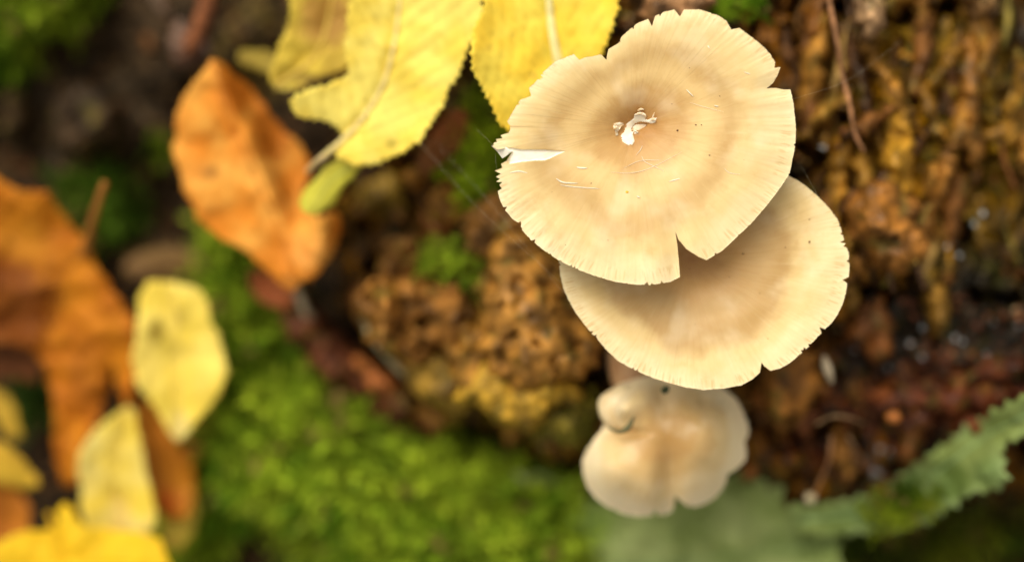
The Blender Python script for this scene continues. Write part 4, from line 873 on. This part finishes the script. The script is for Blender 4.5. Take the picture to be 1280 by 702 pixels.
# ------------------------------------------------------------------ moss
def moss(label, poly, dens, dfun, c1, c2, hmax=.75, seed=1, mound=.6, spill=14, name='moss', L=(.4, 1.1), w_=.05):
    r = np.random.default_rng(seed); P = np.array(poly, float); x0, y0 = P.min(0) - spill; x1, y1 = P.max(0) + spill
    area = (x1 - x0) * (y1 - y0); n = int(area * dens * 1.15); px = x0 + r.random(n) * (x1 - x0); py = y0 + r.random(n) * (y1 - y0)
    s = sdf(poly, px, py) + 22 * fbm(px / 28., py / 28., 3, seed * 3.1)
    clump = fbm(px / 24., py / 24., 3, seed * 5.3); gap = fbm(px / 46., py / 46., 3, seed * 9.7); k = (gap < .30 + .12 * r.random(n)) & (s > -spill * r.random(n)) & (clump > -.45 + .5 * r.random(n) * (s < 15)); px, py, s, clump = px[k], py[k], s[k], clump[k]; n = len(px)
    if n == 0: return
    hgt = mound * sstep(-10, 45, s) + .5 * clump * sstep(0, 30, s)
    d = dfun(px, py) - hgt + .25; x, y, z = XYZ(px, py, d)
    # shoot template: stem with leaflets all round, each leaflet one narrow triangle
    NL = 13; T = []
    for i in range(NL):
        t = .15 + .85 * i / (NL - 1); a = i * 2.4; ca, sa = math.cos(a), math.sin(a); ln = .42 * (1 - .6 * t); up = .30
        bx, by = -sa * w_ * 1.3, ca * w_ * 1.3
        T += [(bx, by, t), (-bx, -by, t), (ca * ln, sa * ln, t + up)]
    T = np.array(T); m = len(T)
    sc_ = (L[0] + (L[1] - L[0]) * r.random(n)) * (.7 + .3 * sstep(-10, 20, s))
    az = r.random(n) * 6.28; ti = np.abs(r.normal(0, .65, n)); pol = r.random(n) * 6.28
    q = T[None] * sc_[:, None, None]
    X = q[..., 0] * np.cos(az)[:, None] - q[..., 1] * np.sin(az)[:, None]; Y = q[..., 0] * np.sin(az)[:, None] + q[..., 1] * np.cos(az)[:, None]; Z = q[..., 2]
    c_, s_ = np.cos(ti)[:, None], np.sin(ti)[:, None]; X2 = X * c_ + Z * s_; Z2 = -X * s_ + Z * c_
    X3 = X2 * np.cos(pol)[:, None] - Y * np.sin(pol)[:, None]; Y3 = X2 * np.sin(pol)[:, None] + Y * np.cos(pol)[:, None]
    V = np.stack([X3 + x[:, None], Y3 + y[:, None], Z2 + z[:, None]], -1).reshape(-1, 3)
    F = np.arange(n * m).reshape(-1, 3)
    k = np.clip(.5 + 1.3 * fbm(px / 70., py / 70., 3, seed * 1.3) + .12 * r.normal(size=n), 0, 1)[:, None]
    C = np.array(c1) * (1 - k) + np.array(c2) * k; C = C * (.82 + .36 * r.random((n, 1)))
    dead = r.random(n) < .05; C[dead] = (.28, .2, .06)
    o = mesh_obj(name, V, F, M_moss, cols=np.repeat(C, m, 0), smooth=False)
    return tag(o, label, 'moss', kind='stuff')
mc1, mc2 = (.10, .21, .008), (.52, .64, .045)
moss('wide bright green moss carpet across the lower left middle', [(272, 320), (300, 300), (315, 360), (345, 420), (400, 480), (450, 520), (520, 560), (600, 575), (690, 600), (720, 640), (720, 760), (420, 760), (400, 690), (390, 650), (340, 620), (290, 640), (265, 700), (240, 720), (225, 620), (262, 520), (272, 430)], .052, ground_depth, mc1, mc2, seed=1, mound=.9, L=(.6, 1.9))
moss('bright green moss tuft in the top left corner', [(-60, -60), (170, -60), (120, 10), (95, 40), (50, 50), (40, 88), (-10, 85), (-60, 90)], .05, ground_depth, mc1, mc2, seed=2, mound=.9)
moss('dark green moss patch behind the upright leaf stalk', [(70, 225), (140, 208), (165, 240), (180, 270), (160, 300), (115, 300), (90, 260)], .04, ground_depth, (.06, .13, .01), (.14, .24, .02), seed=3, mound=.4)
moss('green moss growing between the golden leaf and the rotten wood', [(580, 118), (612, 130), (640, 180), (645, 260), (620, 300), (580, 260), (560, 220), (545, 215), (575, 170)], .05, lambda a, b: np.minimum(stump_depth(a, b), 6.2), (.10, .20, .008), (.50, .64, .03), seed=4, mound=.5, L=(.3, .6), spill=6)
moss('small light green moss tuft left of the tall wood chunk', [(535, 300), (590, 300), (608, 330), (600, 370), (570, 345), (530, 330)], .05, lambda a, b: np.minimum(stump_depth(a, b), 6), (.08, .18, .008), (.42, .55, .04), seed=5, mound=.4, L=(.3, .6), spill=5)
moss('small vivid green moss tuft above the largest cap', [(885, -30), (960, -30), (965, 12), (935, 22), (895, 22)], .05, lambda a, b: np.minimum(stump_depth(a, b), 4.4), (.10, .24, .008), (.46, .60, .04), seed=6, mound=.3, L=(.3, .55), spill=5)
moss('yellow green moss under the jagged green leaf at lower right', [(1040, 650), (1100, 610), (1170, 600), (1210, 640), (1290, 640), (1290, 740), (1040, 740)], .014, ground_depth, (.04, .07, .006), (.20, .22, .015), seed=7, mound=.6)
moss('tiny green moss tuft right of the tan leaf scrap', [(275, 310), (300, 315), (305, 345), (280, 350)], .05, ground_depth, mc1, mc2, seed=8, mound=.4, spill=5)
moss('dark moss sprigs in the gap left of the rusty leaf strip', [(20, 470), (60, 475), (70, 520), (40, 550), (15, 520)], .03, lambda a, b: ground_depth(a, b) - 1, (.03, .08, .01), (.08, .16, .02), seed=9, mound=.3, spill=5)
moss('tiny moss tuft left of the orange leaf', [(200, 165), (216, 165), (216, 190), (203, 190)], .05, ground_depth, mc1, mc2, seed=10, mound=.4, spill=4)
moss('dark moss between the stump base and the green leaf', [(560, 560), (640, 560), (740, 610), (700, 640), (600, 610)], .03, lambda a, b: np.minimum(ground_depth(a, b), stump_depth(a, b)) , (.04, .08, .01), (.12, .2, .02), seed=11, mound=.3, spill=8)
moss('olive moss film on the lower edge of the crumbly wood chunks', [(600, 485), (745, 480), (750, 555), (690, 560), (620, 530)], .022, lambda a, b: np.minimum(stump_depth(a, b), 5.5), (.10, .11, .012), (.36, .32, .04), seed=12, mound=.1, spill=5, L=(.15, .35))

moss('yellow green moss tuft lying against the middle of the jagged green leaf', [(1075, 640), (1100, 612), (1135, 596), (1165, 598), (1170, 625), (1130, 650), (1090, 665)], .05, lambda a, b: 5.9 + 0 * a, (.07, .13, .008), (.32, .38, .02), seed=14, mound=.25, L=(.3, .55), spill=6)
# ------------------------------------------------------------------ spider silk
for i, (lab, pts, r) in enumerate([
    ('long spider thread from the large yellow leaf to the biggest cap rim', [(519, 172, 3.2), (600, 262, 1.8), (700, 352, 1.3)], .0055),
    ('second spider thread running beside the long one down to the middle cap', [(545, 178, 3.4), (620, 262, 2.2), (704, 366, 1.3)], .0045),
    ('short spider thread from the torn left rim up to the moss', [(594, 160, 2.2), (617, 182, .3)], .005),
    ('hair thin spider thread below the torn flap of the biggest cap', [(619, 192, .4), (621, 214, .4)], .004),
    ('spider thread crossing the stump face to the right of the biggest cap', [(988, 125, .2), (1060, 100, 1.4), (1125, 52, 2.6)], .0045),
    ('short spider thread between the right rim of both large caps', [(1002, 208, .6), (1012, 226, .8), (1022, 244, 1.1)], .0045)]):
    V, F = tube(pxpath(pts, 20), r * .2, 5); tag(mesh_obj('spider_thread', V, F, M_silk), lab, 'spider thread', 'spider silk threads')
